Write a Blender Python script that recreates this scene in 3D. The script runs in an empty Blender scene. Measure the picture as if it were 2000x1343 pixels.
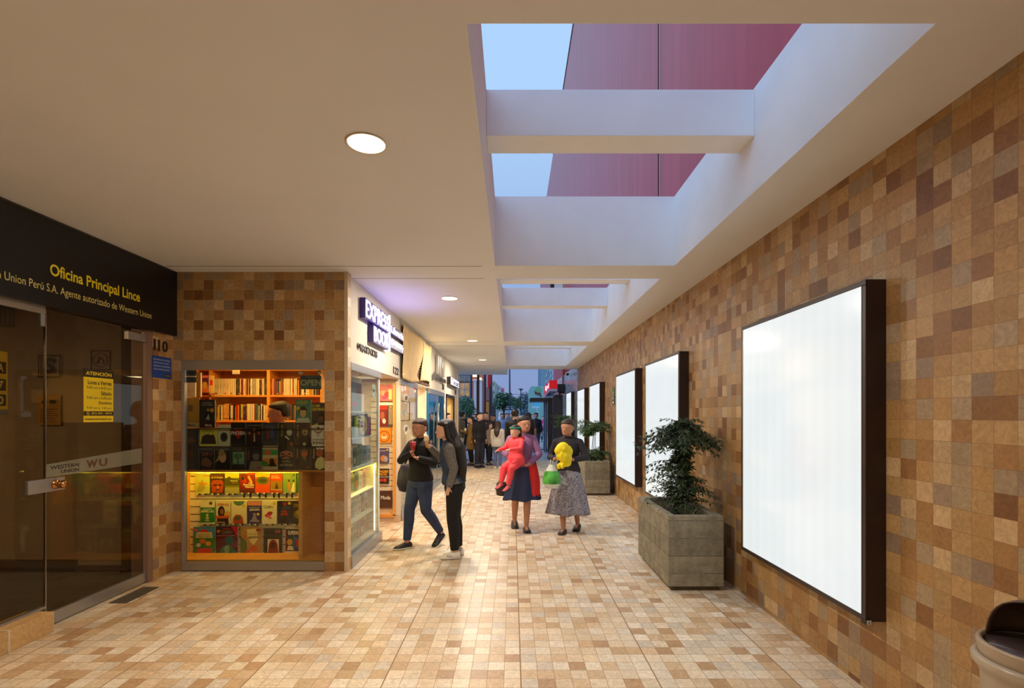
import bpy, bmesh, math, random
from mathutils import Vector, Matrix
PI = math.pi
scene = bpy.context.scene
C = scene.collection
rnd = random.Random(7)

def lin(c):
    out = []
    for v in c[:3]:
        v = v / 255.0
        out.append(v / 12.92 if v <= 0.04045 else ((v + 0.055) / 1.055) ** 2.4)
    return tuple(out) + (1.0,)

# ------------------------------------------------------------ camera
EYE = 1.58
F = 980.0
cam = bpy.data.cameras.new('camera')
camo = bpy.data.objects.new('camera', cam); C.objects.link(camo)
camo.location = (0, 0, EYE); camo.rotation_euler = (PI / 2, 0, 0)
cam.sensor_fit = 'HORIZONTAL'; cam.sensor_width = 36.0
cam.lens = 36.0 * F / 2000.0
cam.shift_x = -0.0005; cam.shift_y = 139.5 / 2000.0
cam.clip_start = 0.05; cam.clip_end = 1000
scene.camera = camo

# ------------------------------------------------------------ sky and exposure
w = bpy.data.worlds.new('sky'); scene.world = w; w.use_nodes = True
nt = w.node_tree; nt.nodes.clear()
wo = nt.nodes.new('ShaderNodeOutputWorld'); wb = nt.nodes.new('ShaderNodeBackground')
tc = nt.nodes.new('ShaderNodeTexCoord'); sx = nt.nodes.new('ShaderNodeSeparateXYZ')
cr = nt.nodes.new('ShaderNodeValToRGB')
nt.links.new(tc.outputs['Generated'], sx.inputs[0]); nt.links.new(sx.outputs['Z'], cr.inputs[0])
nt.links.new(cr.outputs[0], wb.inputs[0]); nt.links.new(wb.outputs[0], wo.inputs[0])
e = cr.color_ramp.elements
e[0].position = 0.0; e[0].color = lin((140, 156, 198))
e[1].position = 0.55; e[1].color = lin((176, 213, 255))
m_ = e.new(0.12); m_.color = lin((134, 158, 208))
wb.inputs[1].default_value = 1.0
# added brightening of the unseen sky behind the camera, lights the beam faces
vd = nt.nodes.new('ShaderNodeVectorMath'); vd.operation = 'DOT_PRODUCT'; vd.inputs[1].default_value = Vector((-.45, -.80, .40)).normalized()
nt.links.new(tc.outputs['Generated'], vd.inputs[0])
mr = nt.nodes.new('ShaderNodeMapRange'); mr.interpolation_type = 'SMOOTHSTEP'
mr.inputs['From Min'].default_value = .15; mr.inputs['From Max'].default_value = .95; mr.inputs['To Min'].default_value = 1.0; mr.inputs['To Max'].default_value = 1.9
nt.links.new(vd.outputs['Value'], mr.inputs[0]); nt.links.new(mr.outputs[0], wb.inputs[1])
vs = scene.view_settings
vs.view_transform = 'Standard'; vs.look = 'None'; vs.gamma = 1.0; vs.use_curve_mapping = False
vs.exposure = 0.0

# warm recessed lamps along the corridor (their fittings are built with the ceiling below)
DOWN = [(-0.78, y) for y in (-4.3, -0.85, 2.68, 6.22, 9.75, 13.1)]
def lamp(name, kind, loc, col, power, rot=(0, 0, 0), **kw):
    l = bpy.data.lights.new(name, kind); l.color = lin(col)[:3]; l.energy = power
    for k, v in kw.items(): setattr(l, k, v)
    o = bpy.data.objects.new(name, l); C.objects.link(o); o.location = loc; o.rotation_euler = rot
    return o
for (x, y) in DOWN:
    lamp('downlight_lamp', 'AREA', (x, y, 3.015), (255, 240, 218), 60.0 if y > 0 else 24.0, shape='DISK', size=0.19)

# ------------------------------------------------------------ materials
MATS = {}
def newmat(name):
    m = bpy.data.materials.new(name); m.use_nodes = True
    return m, m.node_tree, m.node_tree.nodes['Principled BSDF']
def mat(col, rough=0.6, metal=0.0, emit=0.0, noise=0.0, nscale=30.0, bump=0.0, spec=0.5, coat=0.0, stretch=None):
    key = (tuple(col), rough, metal, emit, noise, nscale, bump, spec, coat, stretch)
    if key in MATS: return MATS[key]
    m, t, b = newmat('surface_%d_%d_%d' % tuple(int(v) for v in col[:3]))
    c = lin(col)
    b.inputs['Roughness'].default_value = rough; b.inputs['Metallic'].default_value = metal
    b.inputs['Specular IOR Level'].default_value = spec
    b.inputs['Coat Weight'].default_value = coat
    b.inputs['Base Color'].default_value = c
    if emit:
        b.inputs['Emission Color'].default_value = c; b.inputs['Emission Strength'].default_value = emit
    if noise or bump:
        g = t.nodes.new('ShaderNodeTexCoord'); n = t.nodes.new('ShaderNodeTexNoise')
        mp = t.nodes.new('ShaderNodeMapping')
        if stretch: mp.inputs['Scale'].default_value = stretch
        t.links.new(g.outputs['Object'], mp.inputs[0]); t.links.new(mp.outputs[0], n.inputs['Vector'])
        n.inputs['Scale'].default_value = nscale; n.inputs['Detail'].default_value = 6
        if noise:
            r = t.nodes.new('ShaderNodeValToRGB')
            r.color_ramp.elements[0].position = 0.3; r.color_ramp.elements[1].position = 0.7
            r.color_ramp.elements[0].color = tuple(v * (1 - noise) for v in c[:3]) + (1,)
            r.color_ramp.elements[1].color = tuple(min(1, v * (1 + noise)) for v in c[:3]) + (1,)
            t.links.new(n.outputs['Fac'], r.inputs[0]); t.links.new(r.outputs[0], b.inputs['Base Color'])
        if bump:
            bp = t.nodes.new('ShaderNodeBump'); bp.inputs['Strength'].default_value = bump
            bp.inputs['Distance'].default_value = 0.01
            t.links.new(n.outputs['Fac'], bp.inputs['Height']); t.links.new(bp.outputs[0], b.inputs['Normal'])
    MATS[key] = m
    return m

def calm(cells, k=.62):
    n = sum(w_ for w_, c in cells); m_ = [sum(w_ * c[i] for w_, c in cells) / n for i in range(3)]
    return [(w_, tuple(m_[i] + (c[i] - m_[i]) * k for i in range(3))) for w_, c in cells]
def tile_mat(name, axes, cells, size=0.102, off=(0, 0), rough=0.35, grout=(120, 90, 60), gw=0.018, sat=1.0, bumpd=0.3, vein=0.22, wide=None, jit=(.26, .87)):
    """travertine mosaic: one colour per stone, its own veins, thin joints"""
    m, t, b = newmat(name); N = t.nodes; L = t.links
    g = N.new('ShaderNodeNewGeometry'); s = N.new('ShaderNodeSeparateXYZ'); L.new(g.outputs['Position'], s.inputs[0])
    def math_(op, a, bb=None):
        n = N.new('ShaderNodeMath'); n.operation = op
        for i, v in enumerate((a, bb)):
            if v is None: continue
            if isinstance(v, (int, float)): n.inputs[i].default_value = v
            else: L.new(v, n.inputs[i])
        return n.outputs[0]
    u = math_('DIVIDE', math_('SUBTRACT', s.outputs[axes[0]], off[0]), size if isinstance(size, float) else size[0])
    v = math_('DIVIDE', math_('SUBTRACT', s.outputs[axes[1]], off[1]), size if isinstance(size, float) else size[1])
    fu = math_('FLOOR', u); fv = math_('FLOOR', v)
    cb = N.new('ShaderNodeCombineXYZ'); L.new(fu, cb.inputs[0]); L.new(fv, cb.inputs[1])
    wn = N.new('ShaderNodeTexWhiteNoise'); wn.noise_dimensions = '2D'; L.new(cb.outputs[0], wn.inputs['Vector'])
    ramp = N.new('ShaderNodeValToRGB'); ramp.color_ramp.interpolation = 'CONSTANT'
    els = ramp.color_ramp.elements
    pos = 0.0
    for i, (wgt, col) in enumerate(cells):
        el = els[0] if i == 0 else (els[1] if i == 1 else els.new(pos))
        el.position = pos; el.color = lin(col); pos += wgt
    L.new(wn.outputs['Value'], ramp.inputs[0])
    # veins and clouds, shifted and turned from stone to stone
    vm = N.new('ShaderNodeVectorMath'); vm.operation = 'SCALE'; vm.inputs['Scale'].default_value = 40.0
    L.new(wn.outputs['Color'], vm.inputs[0])
    va = N.new('ShaderNodeVectorMath'); va.operation = 'ADD'; L.new(g.outputs['Position'], va.inputs[0]); L.new(vm.outputs[0], va.inputs[1])
    n1 = N.new('ShaderNodeTexNoise'); n1.inputs['Scale'].default_value = 22; n1.inputs['Detail'].default_value = 8; n1.inputs['Distortion'].default_value = 2.2
    L.new(va.outputs[0], n1.inputs['Vector'])
    r1 = N.new('ShaderNodeValToRGB'); r1.color_ramp.elements[0].position = 0.32; r1.color_ramp.elements[1].position = 0.68
    r1.color_ramp.elements[0].color = (1 - vein, 1 - vein * 1.1, 1 - vein * 1.25, 1); r1.color_ramp.elements[1].color = (1.0 + vein * .35,) * 3 + (1,)
    L.new(n1.outputs['Fac'], r1.inputs[0])
    mx = N.new('ShaderNodeMix'); mx.data_type = 'RGBA'; mx.blend_type = 'MULTIPLY'; mx.inputs[0].default_value = 1.0
    L.new(ramp.outputs[0], mx.inputs[6]); L.new(r1.outputs[0], mx.inputs[7])
    # each stone a little lighter or darker
    sepc = N.new('ShaderNodeSeparateColor'); L.new(wn.outputs['Color'], sepc.inputs[0])
    hv = N.new('ShaderNodeHueSaturation'); hv.inputs['Saturation'].default_value = sat
    L.new(math_('ADD', math_('MULTIPLY', sepc.outputs[1], jit[0]), jit[1]), hv.inputs['Value']); L.new(mx.outputs[2], hv.inputs['Color'])
    # joints
    def edge(x):
        f = math_('FRACT', x); return math_('MINIMUM', f, math_('SUBTRACT', 1.0, f))
    ed = math_('MINIMUM', edge(u), edge(v)); gm = math_('LESS_THAN', ed, gw)
    if wide:                                 # wider movement joints in the floor
        p = math_('ABSOLUTE', math_('SUBTRACT', math_('FLOORED_MODULO', s.outputs[wide[0]], wide[1]), wide[2]))
        gm = math_('MAXIMUM', gm, math_('LESS_THAN', p, 0.004))
    mg = N.new('ShaderNodeMix'); mg.data_type = 'RGBA'; L.new(gm, mg.inputs[0]); L.new(hv.outputs[0], mg.inputs[6]); mg.inputs[7].default_value = lin(grout)
    L.new(mg.outputs[2], b.inputs['Base Color'])
    rr = math_('ADD', math_('MULTIPLY', n1.outputs['Fac'], 0.22), rough - 0.1); L.new(math_('ADD', rr, math_('MULTIPLY', gm, 0.3)), b.inputs['Roughness'])
    n2 = N.new('ShaderNodeTexNoise'); n2.inputs['Scale'].default_value = 3.0; L.new(va.outputs[0], n2.inputs['Vector'])
    h = math_('ADD', math_('MULTIPLY', n2.outputs['Fac'], 0.6), math_('MULTIPLY', gm, -0.6))
    bp = N.new('ShaderNodeBump'); bp.inputs['Strength'].default_value = bumpd; bp.inputs['Distance'].default_value = 0.004
    L.new(h, bp.inputs['Height']); L.new(bp.outputs[0], b.inputs['Normal'])
    return m

def glass_mat(name, tint=(235, 240, 238), refl=1.0, rough=0.0):
    m, t, b = newmat(name); N = t.nodes; L = t.links
    N.remove(b); out = [n for n in N if n.type == 'OUTPUT_MATERIAL'][0]
    tr = N.new('ShaderNodeBsdfTransparent'); tr.inputs[0].default_value = lin(tint)
    gl = N.new('ShaderNodeBsdfGlossy'); gl.inputs['Roughness'].default_value = rough
    fr = N.new('ShaderNodeFresnel'); fr.inputs[0].default_value = 1.5
    gg = N.new('ShaderNodeNewGeometry'); io = N.new('ShaderNodeMapRange'); io.inputs['To Min'].default_value = 1.5; io.inputs['To Max'].default_value = 1 / 1.5; L.new(gg.outputs['Backfacing'], io.inputs[0]); L.new(io.outputs[0], fr.inputs[0])
    mu = N.new('ShaderNodeMath'); mu.operation = 'MULTIPLY'; mu.inputs[1].default_value = refl; L.new(fr.outputs[0], mu.inputs[0])
    ms = N.new('ShaderNodeMixShader'); L.new(mu.outputs[0], ms.inputs[0]); L.new(tr.outputs[0], ms.inputs[1]); L.new(gl.outputs[0], ms.inputs[2])
    L.new(ms.outputs[0], out.inputs[0])
    return m

WALLC = calm([(.25, (188, 150, 98)), (.22, (180, 138, 84)), (.09, (146, 100, 54)), (.12, (172, 148, 116)), (.14, (204, 172, 126)), (.10, (164, 120, 70)), (.03, (128, 84, 46)), (.05, (154, 130, 108))], .9)
FLOORC = calm([(.24, (234, 218, 192)), (.22, (226, 204, 172)), (.14, (212, 182, 144)), (.10, (212, 202, 188)), (.16, (240, 230, 212)), (.06, (178, 136, 96)), (.08, (198, 162, 120))], .68)
m_floor = tile_mat('travertine_floor', (0, 1), FLOORC, off=(0.051, 3.829), rough=0.35, grout=(150, 120, 90), gw=0.013, bumpd=0.25, wide=(0, 0.816, 0.05), jit=(.14, .96))
m_wall_r = tile_mat('travertine_wall_right', (1, 2), WALLC, off=(2.739, 0.03), rough=0.42, grout=(130, 90, 55), gw=0.008, bumpd=0.3, jit=(.2, .82))
m_wall_f = tile_mat('travertine_wall_front', (0, 2), WALLC, off=(-1.702, 2.035), rough=0.42, grout=(196, 162, 120), gw=0.009, bumpd=0.3, jit=(.2, .82))
m_wall_s = tile_mat('travertine_wall_side', (1, 2), WALLC, off=(5.085, 2.035), rough=0.42, grout=(196, 162, 120), gw=0.009, bumpd=0.3)
m_marble = tile_mat('grey_marble', (1, 2), [(.4, (190, 190, 192)), (.3, (176, 178, 184)), (.3, (204, 204, 206))], size=(0.6, 0.102), off=(0, 0), rough=0.2, grout=(120, 122, 128), gw=0.01, vein=0.5)
m_pave = tile_mat('grey_paving', (0, 1), [(.4, (196, 200, 208)), (.3, (186, 190, 200)), (.3, (206, 206, 210))], size=0.4, off=(0, 0), rough=0.25, grout=(100, 104, 112), gw=0.012, vein=0.2)
m_asph = mat((130, 134, 142), 0.8, noise=.15, nscale=5)
m_white = mat((238, 237, 236), 0.85, noise=.03, nscale=3.0, bump=0.05)
m_ceil = mat((226, 227, 228), 0.85, noise=.02, nscale=1.5)
m_cream = mat((218, 207, 188), 0.6)
m_alu = mat((176, 176, 178), 0.38, 0.75)
m_aludk = mat((150, 138, 124), 0.45, 0.35)
m_mauve = mat((140, 112, 98), 0.5, 0.2)
m_black = mat((14, 12, 12), 0.4)
m_blackm = mat((24, 22, 22), 0.6)
m_brown = mat((52, 38, 36), 0.38, 0.1)
m_wood = mat((232, 160, 66), 0.5, noise=.12, nscale=4, stretch=(1, 1, 12))
m_wooddk = mat((196, 120, 40), 0.5, noise=.12, nscale=4)
m_steel = mat((190, 188, 184), 0.25, 1.0)
m_brass = mat((190, 140, 90), 0.2, 1.0)
m_glass = glass_mat('clear_glass')
m_glassdk = glass_mat('tinted_glass', (222, 216, 205), 1.0)
m_skin = mat((218, 172, 146), 0.55, spec=.35)
m_skin2 = mat((192, 138, 110), 0.55, spec=.35)
m_hair = mat((22, 15, 12), 0.42, noise=.5, nscale=60, bump=.4, stretch=(6, 6, .6))
m_hairbr = mat((52, 32, 22), 0.45, noise=.4, nscale=60, bump=.4, stretch=(6, 6, .6))
m_paper = mat((236, 228, 208), 0.8)

# ------------------------------------------------------------ mesh helpers
class MB:
    def __init__(s): s.v = []; s.f = []; s.mi = []; s.sm = []; s.mats = []
    def m(s, mt):
        if mt not in s.mats: s.mats.append(mt)
        return s.mats.index(mt)
    def add(s, vs_, fs, mt, smooth=False):
        b = len(s.v); k = s.m(mt)
        s.v += [tuple(v) for v in vs_]
        for f in fs: s.f.append([i + b for i in f]); s.mi.append(k); s.sm.append(smooth)
        return s
    def box(s, x0, x1, y0, y1, z0, z1, mt):
        return s.add([(x, y, z) for z in (z0, z1) for y in (y0, y1) for x in (x0, x1)],
                     [(0, 2, 3, 1), (4, 5, 7, 6), (0, 1, 5, 4), (2, 6, 7, 3), (0, 4, 6, 2), (1, 3, 7, 5)], mt)
    def loft(s, rings, mt, smooth=True, caps=True):
        n = len(rings[0]); vs_ = [p for r in rings for p in r]; fs = []
        for i in range(len(rings) - 1):
            for j in range(n):
                a = i * n + j; b = i * n + (j + 1) % n
                fs.append((a, b, b + n, a + n))
        if caps:
            fs.append(tuple(reversed(range(n)))); fs.append(tuple((len(rings) - 1) * n + j for j in range(n)))
        return s.add(vs_, fs, mt, smooth)
    def cyl(s, p0, p1, r0, r1=None, mt=None, seg=16, smooth=True):
        r1 = r0 if r1 is None else r1
        return s.loft([ring(Vector(p0), Vector(p1) - Vector(p0), r0, r0, seg), ring(Vector(p1), Vector(p1) - Vector(p0), r1, r1, seg)], mt, smooth)
    def tube(s, pts, r, mt, seg=8, smooth=True):
        pts = [Vector(p) for p in pts]; rs = r if isinstance(r, (list, tuple)) else [r] * len(pts)
        rg = []
        for i, p in enumerate(pts):
            d = pts[min(i + 1, len(pts) - 1)] - pts[max(i - 1, 0)]
            rg.append(ring(p, d, rs[i], rs[i], seg))
        return s.loft(rg, mt, smooth)
    def lathe(s, c, prof, mt, seg=32, smooth=True):
        c = Vector(c)
        rg = [[c + Vector((r * math.cos(2 * PI * j / seg), r * math.sin(2 * PI * j / seg), z)) for j in range(seg)] for r, z in prof]
        return s.loft(rg, mt, smooth)
    def ball(s, c, r, mt, seg=16, rings=10, smooth=True):
        c = Vector(c); r = (r, r, r) if isinstance(r, (int, float)) else r
        rg = []
        for i in range(rings + 1):
            a = -PI / 2 + PI * (0.02 + 0.96 * i / rings)
            rg.append([c + Vector((r[0] * math.cos(a) * math.cos(2 * PI * j / seg), r[1] * math.cos(a) * math.sin(2 * PI * j / seg), r[2] * math.sin(a))) for j in range(seg)])
        return s.loft(rg, mt, smooth)
    def poly(s, pts, y, mt):                       # flat polygon facing -Y in the x,z plane
        return s.add([(x, y, z) for x, z in pts], [tuple(range(len(pts)))], mt)
    def slab(s, pts, y0, y1, mt):                  # outline in x,z given thickness y0..y1
        n = len(pts)
        return s.add([(x, y0, z) for x, z in pts] + [(x, y1, z) for x, z in pts],
                     [tuple(range(n)), tuple(reversed(range(n, 2 * n)))] + [(i + n, (i + 1) % n + n, (i + 1) % n, i) for i in range(n)], mt)
    def mesh(s, name):
        me = bpy.data.meshes.new(name); me.from_pydata(s.v, [], s.f)
        for mt in s.mats: me.materials.append(mt)
        me.polygons.foreach_set('material_index', s.mi); me.polygons.foreach_set('use_smooth', s.sm); me.update()
        return me

def ring(c, d, rx, ry, seg=16, up=None):
    d = d.normalized() if d.length > 1e-9 else Vector((0, 0, 1))
    u = Vector(up) if up else (Vector((1, 0, 0)) if abs(d.x) < 0.8 else Vector((0, 1, 0)))
    a = (u - d * u.dot(d)).normalized(); b = d.cross(a)
    return [c + a * (rx * math.cos(2 * PI * j / seg)) + b * (ry * math.sin(2 * PI * j / seg)) for j in range(seg)]
def ell(cx, cz, rx, rz, n=16, a0=0.0, a1=2 * PI):
    full = abs(a1 - a0 - 2 * PI) < 1e-6
    return [(cx + rx * math.cos(a0 + (a1 - a0) * i / (n if full else n - 1)), cz + rz * math.sin(a0 + (a1 - a0) * i / (n if full else n - 1))) for i in range(n)]

def obj(name, mb, parent=None, loc=(0, 0, 0), rz=0.0, bevel=0.0):
    me = mb.mesh(name) if isinstance(mb, MB) else mb
    o = bpy.data.objects.new(name, me); C.objects.link(o)
    o.location = loc; o.rotation_euler = (0, 0, rz)
    if parent: o.parent = parent
    if bevel:
        b = o.modifiers.new('bevel', 'BEVEL'); b.width = bevel; b.segments = 2; b.limit_method = 'ANGLE'
    return o
def tag(o, label, cat, group=None, kind=None):
    o['label'] = label; o['category'] = cat
    if group: o['group'] = group
    if kind: o['kind'] = kind
    return o
def thing(name, label, cat, loc=(0, 0, 0), rz=0.0, group=None):
    o = bpy.data.objects.new(name, None); C.objects.link(o); o.empty_display_size = 0.1
    o.location = loc; o.rotation_euler = (0, 0, rz)
    return tag(o, label, cat, group)
def struct(name, mb, parent=None, bevel=0.0):
    o = obj(name, mb, parent, bevel=bevel)
    if not parent: o['kind'] = 'structure'
    return o
def bake(o):
    dg = bpy.context.evaluated_depsgraph_get()
    return bpy.data.meshes.new_from_object(o.evaluated_get(dg))
TXT = {}
def text_mesh(s, bold=0.0, depth=0.0):
    key = (s, bold, depth)
    if key not in TXT:
        cu = bpy.data.curves.new('text', 'FONT'); cu.body = s; cu.size = 1.0; cu.offset = bold; cu.extrude = depth; cu.resolution_u = 3
        o = bpy.data.objects.new('text', cu); C.objects.link(o); me = bake(o); bpy.data.objects.remove(o)
        TXT[key] = ([tuple(v.co) for v in me.vertices], [tuple(p.vertices) for p in me.polygons])
    return TXT[key]
def put_text(mb, s, x0, x1, z0, z1, y, mt, bold=0.0, depth=0.0, rot=False):
    """lettering fitted into a rectangle of the x,z plane, facing -Y"""
    vs_, fs = text_mesh(s, bold, 0.05 if depth else 0.0)
    if not vs_: return
    xs = [v[0] for v in vs_]; ys = [v[1] for v in vs_]
    ax, bx, ay, by = min(xs), max(xs), min(ys), max(ys)
    out = []
    for v in vs_:
        u = (v[0] - ax) / max(1e-6, bx - ax); q = (v[1] - ay) / max(1e-6, by - ay)
        if rot: px, pz = x1 - q * (x1 - x0), z0 + u * (z1 - z0)
        else: px, pz = x0 + u * (x1 - x0), z0 + q * (z1 - z0)
        out.append((px, y - (v[2] / 0.05 * depth / 2 if depth else 0.0), pz))
    mb.add(out, fs, mt)
def text_obj(name, s, x0, x1, z0, z1, y, mt, parent, bold=0.0, depth=0.0, rot=False):
    mb = MB(); put_text(mb, s, x0, x1, z0, z1, y, mt, bold, depth, rot); return obj(name, mb, parent)
# ============================================================ the setting
H = 3.033; RT = 3.695
XR = 2.04; XL = -1.69
b = MB(); b.box(-8, 6, -6, 17.6, -0.12, 0, m_floor); struct('floor', b)
b = MB(); b.box(-14, 6, 17.6, 34, -0.12, -0.002, m_pave); struct('floor_pavement', b)
b = MB(); b.box(-120, 120, 34, 260, -0.14, -0.01, m_asph); struct('floor_street', b)

# ceiling slab with its three openings, and the concrete cross beams in them
b = MB()
b.box(-8, -0.175, -6, 17.9, H, RT, m_ceil)
b.box(1.575, 2.14, -6, 15.8, H, RT, m_ceil)
for y0, y1 in ((-6, 1.859), (4.877, 5.333), (9.89, 10.47), (14.7, 15.8)):
    b.box(-0.175, 1.575, y0, y1, H, RT, m_ceil)
struct('ceiling', b)
b = MB()                                             # painted lining of the openings
for y0, y1 in ((1.859, 4.877), (5.333, 9.89), (10.47, 14.7)):
    b.box(-0.176, -0.171, y0, y1, H + .001, RT + .01, m_white)
    b.box(1.571, 1.576, y0, y1, H + .001, RT + .01, m_white)
    b.box(-0.171, 1.571, y1 - .006, y1 + .001, H + .001, RT + .01, m_white)
    b.box(-0.171, 1.571, y0 - .001, y0 + .004, H + .001, RT + .01, m_white)
struct('trim_5', b)
for i, y in enumerate((3.256, 6.71, 8.31, 11.85, 13.45)):
    b = MB(); b.box(-0.171, 1.571, y, y + 0.223, 3.394, RT, m_white); struct('trim_%d' % (i + 10), b, bevel=.004)
b = MB()                                             # shadow joints in the soffit
for y in (4.885, 5.32, 9.9, 10.5, 14.7):
    b.box(-3.38, -0.30, y - .003, y + .003, H - .0015, H + .001, mat((70, 58, 48), .9))
struct('trim_6', b)

# right wall: mosaic, then grey marble outside, red facade over it
b = MB(); b.box(XR, XR + .25, -6, 15.7, 0, H + .13, m_wall_r); struct('wall_right', b)
b = MB(); b.box(XR - .002, XR + .25, 15.7, 25.9, 0, 3.18, m_marble); struct('wall_right_marble', b)
b = MB(); b.box(-8, 6, -6.2, -6, 0, H, m_wall_f); struct('wall_back_added', b)  # added unseen wall, keeps sky light from entering behind the camera
def red_mat():
    m, t, bs = newmat('red_panel'); N = t.nodes; L = t.links
    g = N.new('ShaderNodeNewGeometry'); mp = N.new('ShaderNodeMapping'); mp.inputs['Scale'].default_value = (1, 3.0, .25)
    mp.inputs['Rotation'].default_value = (0.35, 0, 0)
    n = N.new('ShaderNodeTexNoise'); n.inputs['Scale'].default_value = 1.3; n.inputs['Detail'].default_value = 7; n.inputs['Distortion'].default_value = .6
    r = N.new('ShaderNodeValToRGB'); r.color_ramp.elements[0].position = .35; r.color_ramp.elements[1].position = .8
    r.color_ramp.elements[0].color = lin((176, 24, 38)); r.color_ramp.elements[1].color = lin((198, 48, 62))
    L.new(g.outputs['Position'], mp.inputs[0]); L.new(mp.outputs[0], n.inputs['Vector']); L.new(n.outputs['Fac'], r.inputs[0]); L.new(r.outputs[0], bs.inputs['Base Color'])
    bs.inputs['Roughness'].default_value = .30; bs.inputs['Specular IOR Level'].default_value = .32
    return m
m_red = red_mat()
XF = 2.10
b = MB(); b.box(XF, XF + .4, -6, 7.16, 3.1, 15.1, m_red); b.box(XF, XF + .4, 7.19, 25.9, 3.1, 15.1, m_red); b.box(XF, XF + .4, 25.9, 38.0, 8.0, 15.1, m_red)
b.box(XF - .02, XF, -6, 25.9, 15.06, 15.14, m_black)
b.box(XF - .01, XF + .05, 7.13, 7.15, 3.1, 15.05, m_steel); b.box(XF - .01, XF + .05, 7.2, 7.22, 3.1, 15.05, mat((90, 50, 44), .6))
b.box(XF + .02, XF + .05, 7.15, 7.2, 3.1, 15.05, mat((150, 120, 110), .5, .4))
struct('wall_right_facade', b)

# shop block on the left
b = MB(); b.box(-8, XL, 5.2, 15.33, 2.75, H, m_cream); b.box(XL - .25, XL, 5.17, 15.33, 2.13, 2.75, m_cream)
for y in (7.52, 10.15, 12.45): b.box(XL - .001, XL + .006, y - .008, y + .008, 2.13, H, mat((180, 160, 130), .7))
struct('wall_left_fascia', b)
b = MB(); b.box(XL - .3, XL + .02, 15.33, 15.62, 0, H, m_cream); b.box(-8, -1.9, 15.62, 15.7, 0, H, m_cream); struct('wall_left_end', b)
# front of the bookshop, mosaic round the window
WX0, WX1, WZ1 = -3.35, -1.904, 2.138
b = MB()
b.box(-3.44, -1.70, 5.085, 5.15, WZ1, H, m_wall_f)
b.box(-3.44, WX0, 5.085, 5.15, 0, WZ1, m_wall_f)
b.box(WX1, -1.70, 5.085, 5.15, 0, WZ1, m_wall_f)
struct('wall_front', b)
b = MB(); b.box(-1.70, -1.665, 5.07, 5.17, 0, H, tile_mat('edge_tile', (1, 2), [(.4, (236, 214, 180)), (.3, (222, 196, 160)), (.3, (206, 170, 120))], off=(5.07, .03), grout=(200, 180, 150), rough=.4)); struct('trim_1', b)
# pillar with the number 110
b = MB(); b.box(-3.60, -3.44, 4.80, 5.2, 0, 2.5, m_wall_s); struct('wall_left_pillar', b)
# money transfer office shell
m_off = mat((150, 132, 110), .8); m_offdk = mat((84, 70, 56), .6)
b = MB()
b.box(-8, -3.56, 5.2, 5.25, 0, H, m_off); b.box(-8, -7.9, -6, 5.2, 0, H, m_off)
b.box(-4.33, -3.9, 5.0, 5.2, 0, H, m_off)
struct('wall_office', b)
b = MB(); b.box(-7.9, -4.33, 5.18, 5.2, 0, .09, m_offdk); b.box(-4.34, -3.9, 4.985, 5.0, 0, .09, m_offdk); struct('baseboard_office', b)
b = MB(); b.box(-7.9, -3.53, -6, 5.2, .002, .012, mat((52, 46, 40), .35, noise=.2, nscale=4)); struct('floor_office', b)
b = MB(); b.box(-7.9, -3.5, -6, 5.2, 2.75, 2.80, mat((120, 108, 94), .8)); struct('ceiling_office', b)
b = MB(); b.box(-3.56, -3.42, -6, 2.6, 0, 2.4, m_wall_s); struct('wall_left_near', b)

# ---- office front: stone kerb, fixed pane, glass door
b = MB(); b.box(-3.56, -3.35, 2.6, 3.67, 0, .15, tile_mat('kerb_stone', (1, 2), [(.5, (214, 176, 120)), (.5, (200, 160, 104))], size=(.33, .2), off=(3.67, 0), grout=(214, 200, 180), gw=.02)); struct('trim_2', b, bevel=.006)
b = MB(); b.box(-3.486, -3.474, 2.6, 3.722, .15, 2.40, m_glassdk); w1 = struct('window_1', b)
b = MB(); b.box(-3.50, -3.46, 2.6, 3.72, .15, .165, m_alu); b.box(-3.497, -3.463, 2.6, 3.722, 2.33, 2.40, m_aludk)
b.box(-3.492, -3.468, 3.690, 3.722, 2.24, 2.33, m_alu); obj('window_frame', b, w1)
b = MB(); b.box(-3.486, -3.474, 3.732, 4.72, .10, 2.36, m_glassdk); d1 = struct('door_1', b)
b = MB(); b.box(-3.50, -3.46, 3.74, 4.735, .012, .10, m_alu); obj('bottom_rail', b, d1, bevel=.003)
b = MB(); b.box(-3.482, -3.466, 3.724, 3.731, .11, 2.36, m_steel); obj('edge_strip', b, d1)
b = MB(); b.box(-3.497, -3.46, 4.52, 4.735, 2.27, 2.34, m_alu)
for y in (4.57, 4.68): b.ball((-3.458, y, 2.305), (.004, .009, .009), m_steel, 8, 6)
obj('pivot_clamp', b, d1)
b = MB(); b.box(-3.495, -3.462, 3.586, 3.88, 1.01, 1.108, m_alu)
for y in (3.63, 3.69): b.ball((-3.46, y, 1.06), (.005, .01, .01), m_steel, 8, 6)
lk = obj('lock_plate', b, d1, bevel=.002)
b = MB(); b.cyl((-3.462, 3.80, 1.06), (-3.450, 3.80, 1.06), .036, .034, m_brass, 24); b.cyl((-3.45, 3.80, 1.06), (-3.42, 3.80, 1.06), .013, .013, m_brass, 16)
b.loft([ring(Vector((-3.425 + dx, 3.80, 1.06)), Vector((1, 0, 0)), r, r, 24) for dx, r in ((0, .014), (.006, .026), (.02, .031), (.036, .026), (.044, .012))], m_brass)
obj('knob', b, lk)
m_frost = mat((150, 150, 132), .5)
def frost():
    m, t, bs = newmat('frosted_band'); bs.inputs['Base Color'].default_value = lin((170, 172, 152)); bs.inputs['Alpha'].default_value = .42; bs.inputs['Roughness'].default_value = .6
    return m
m_fr = frost()
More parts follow.
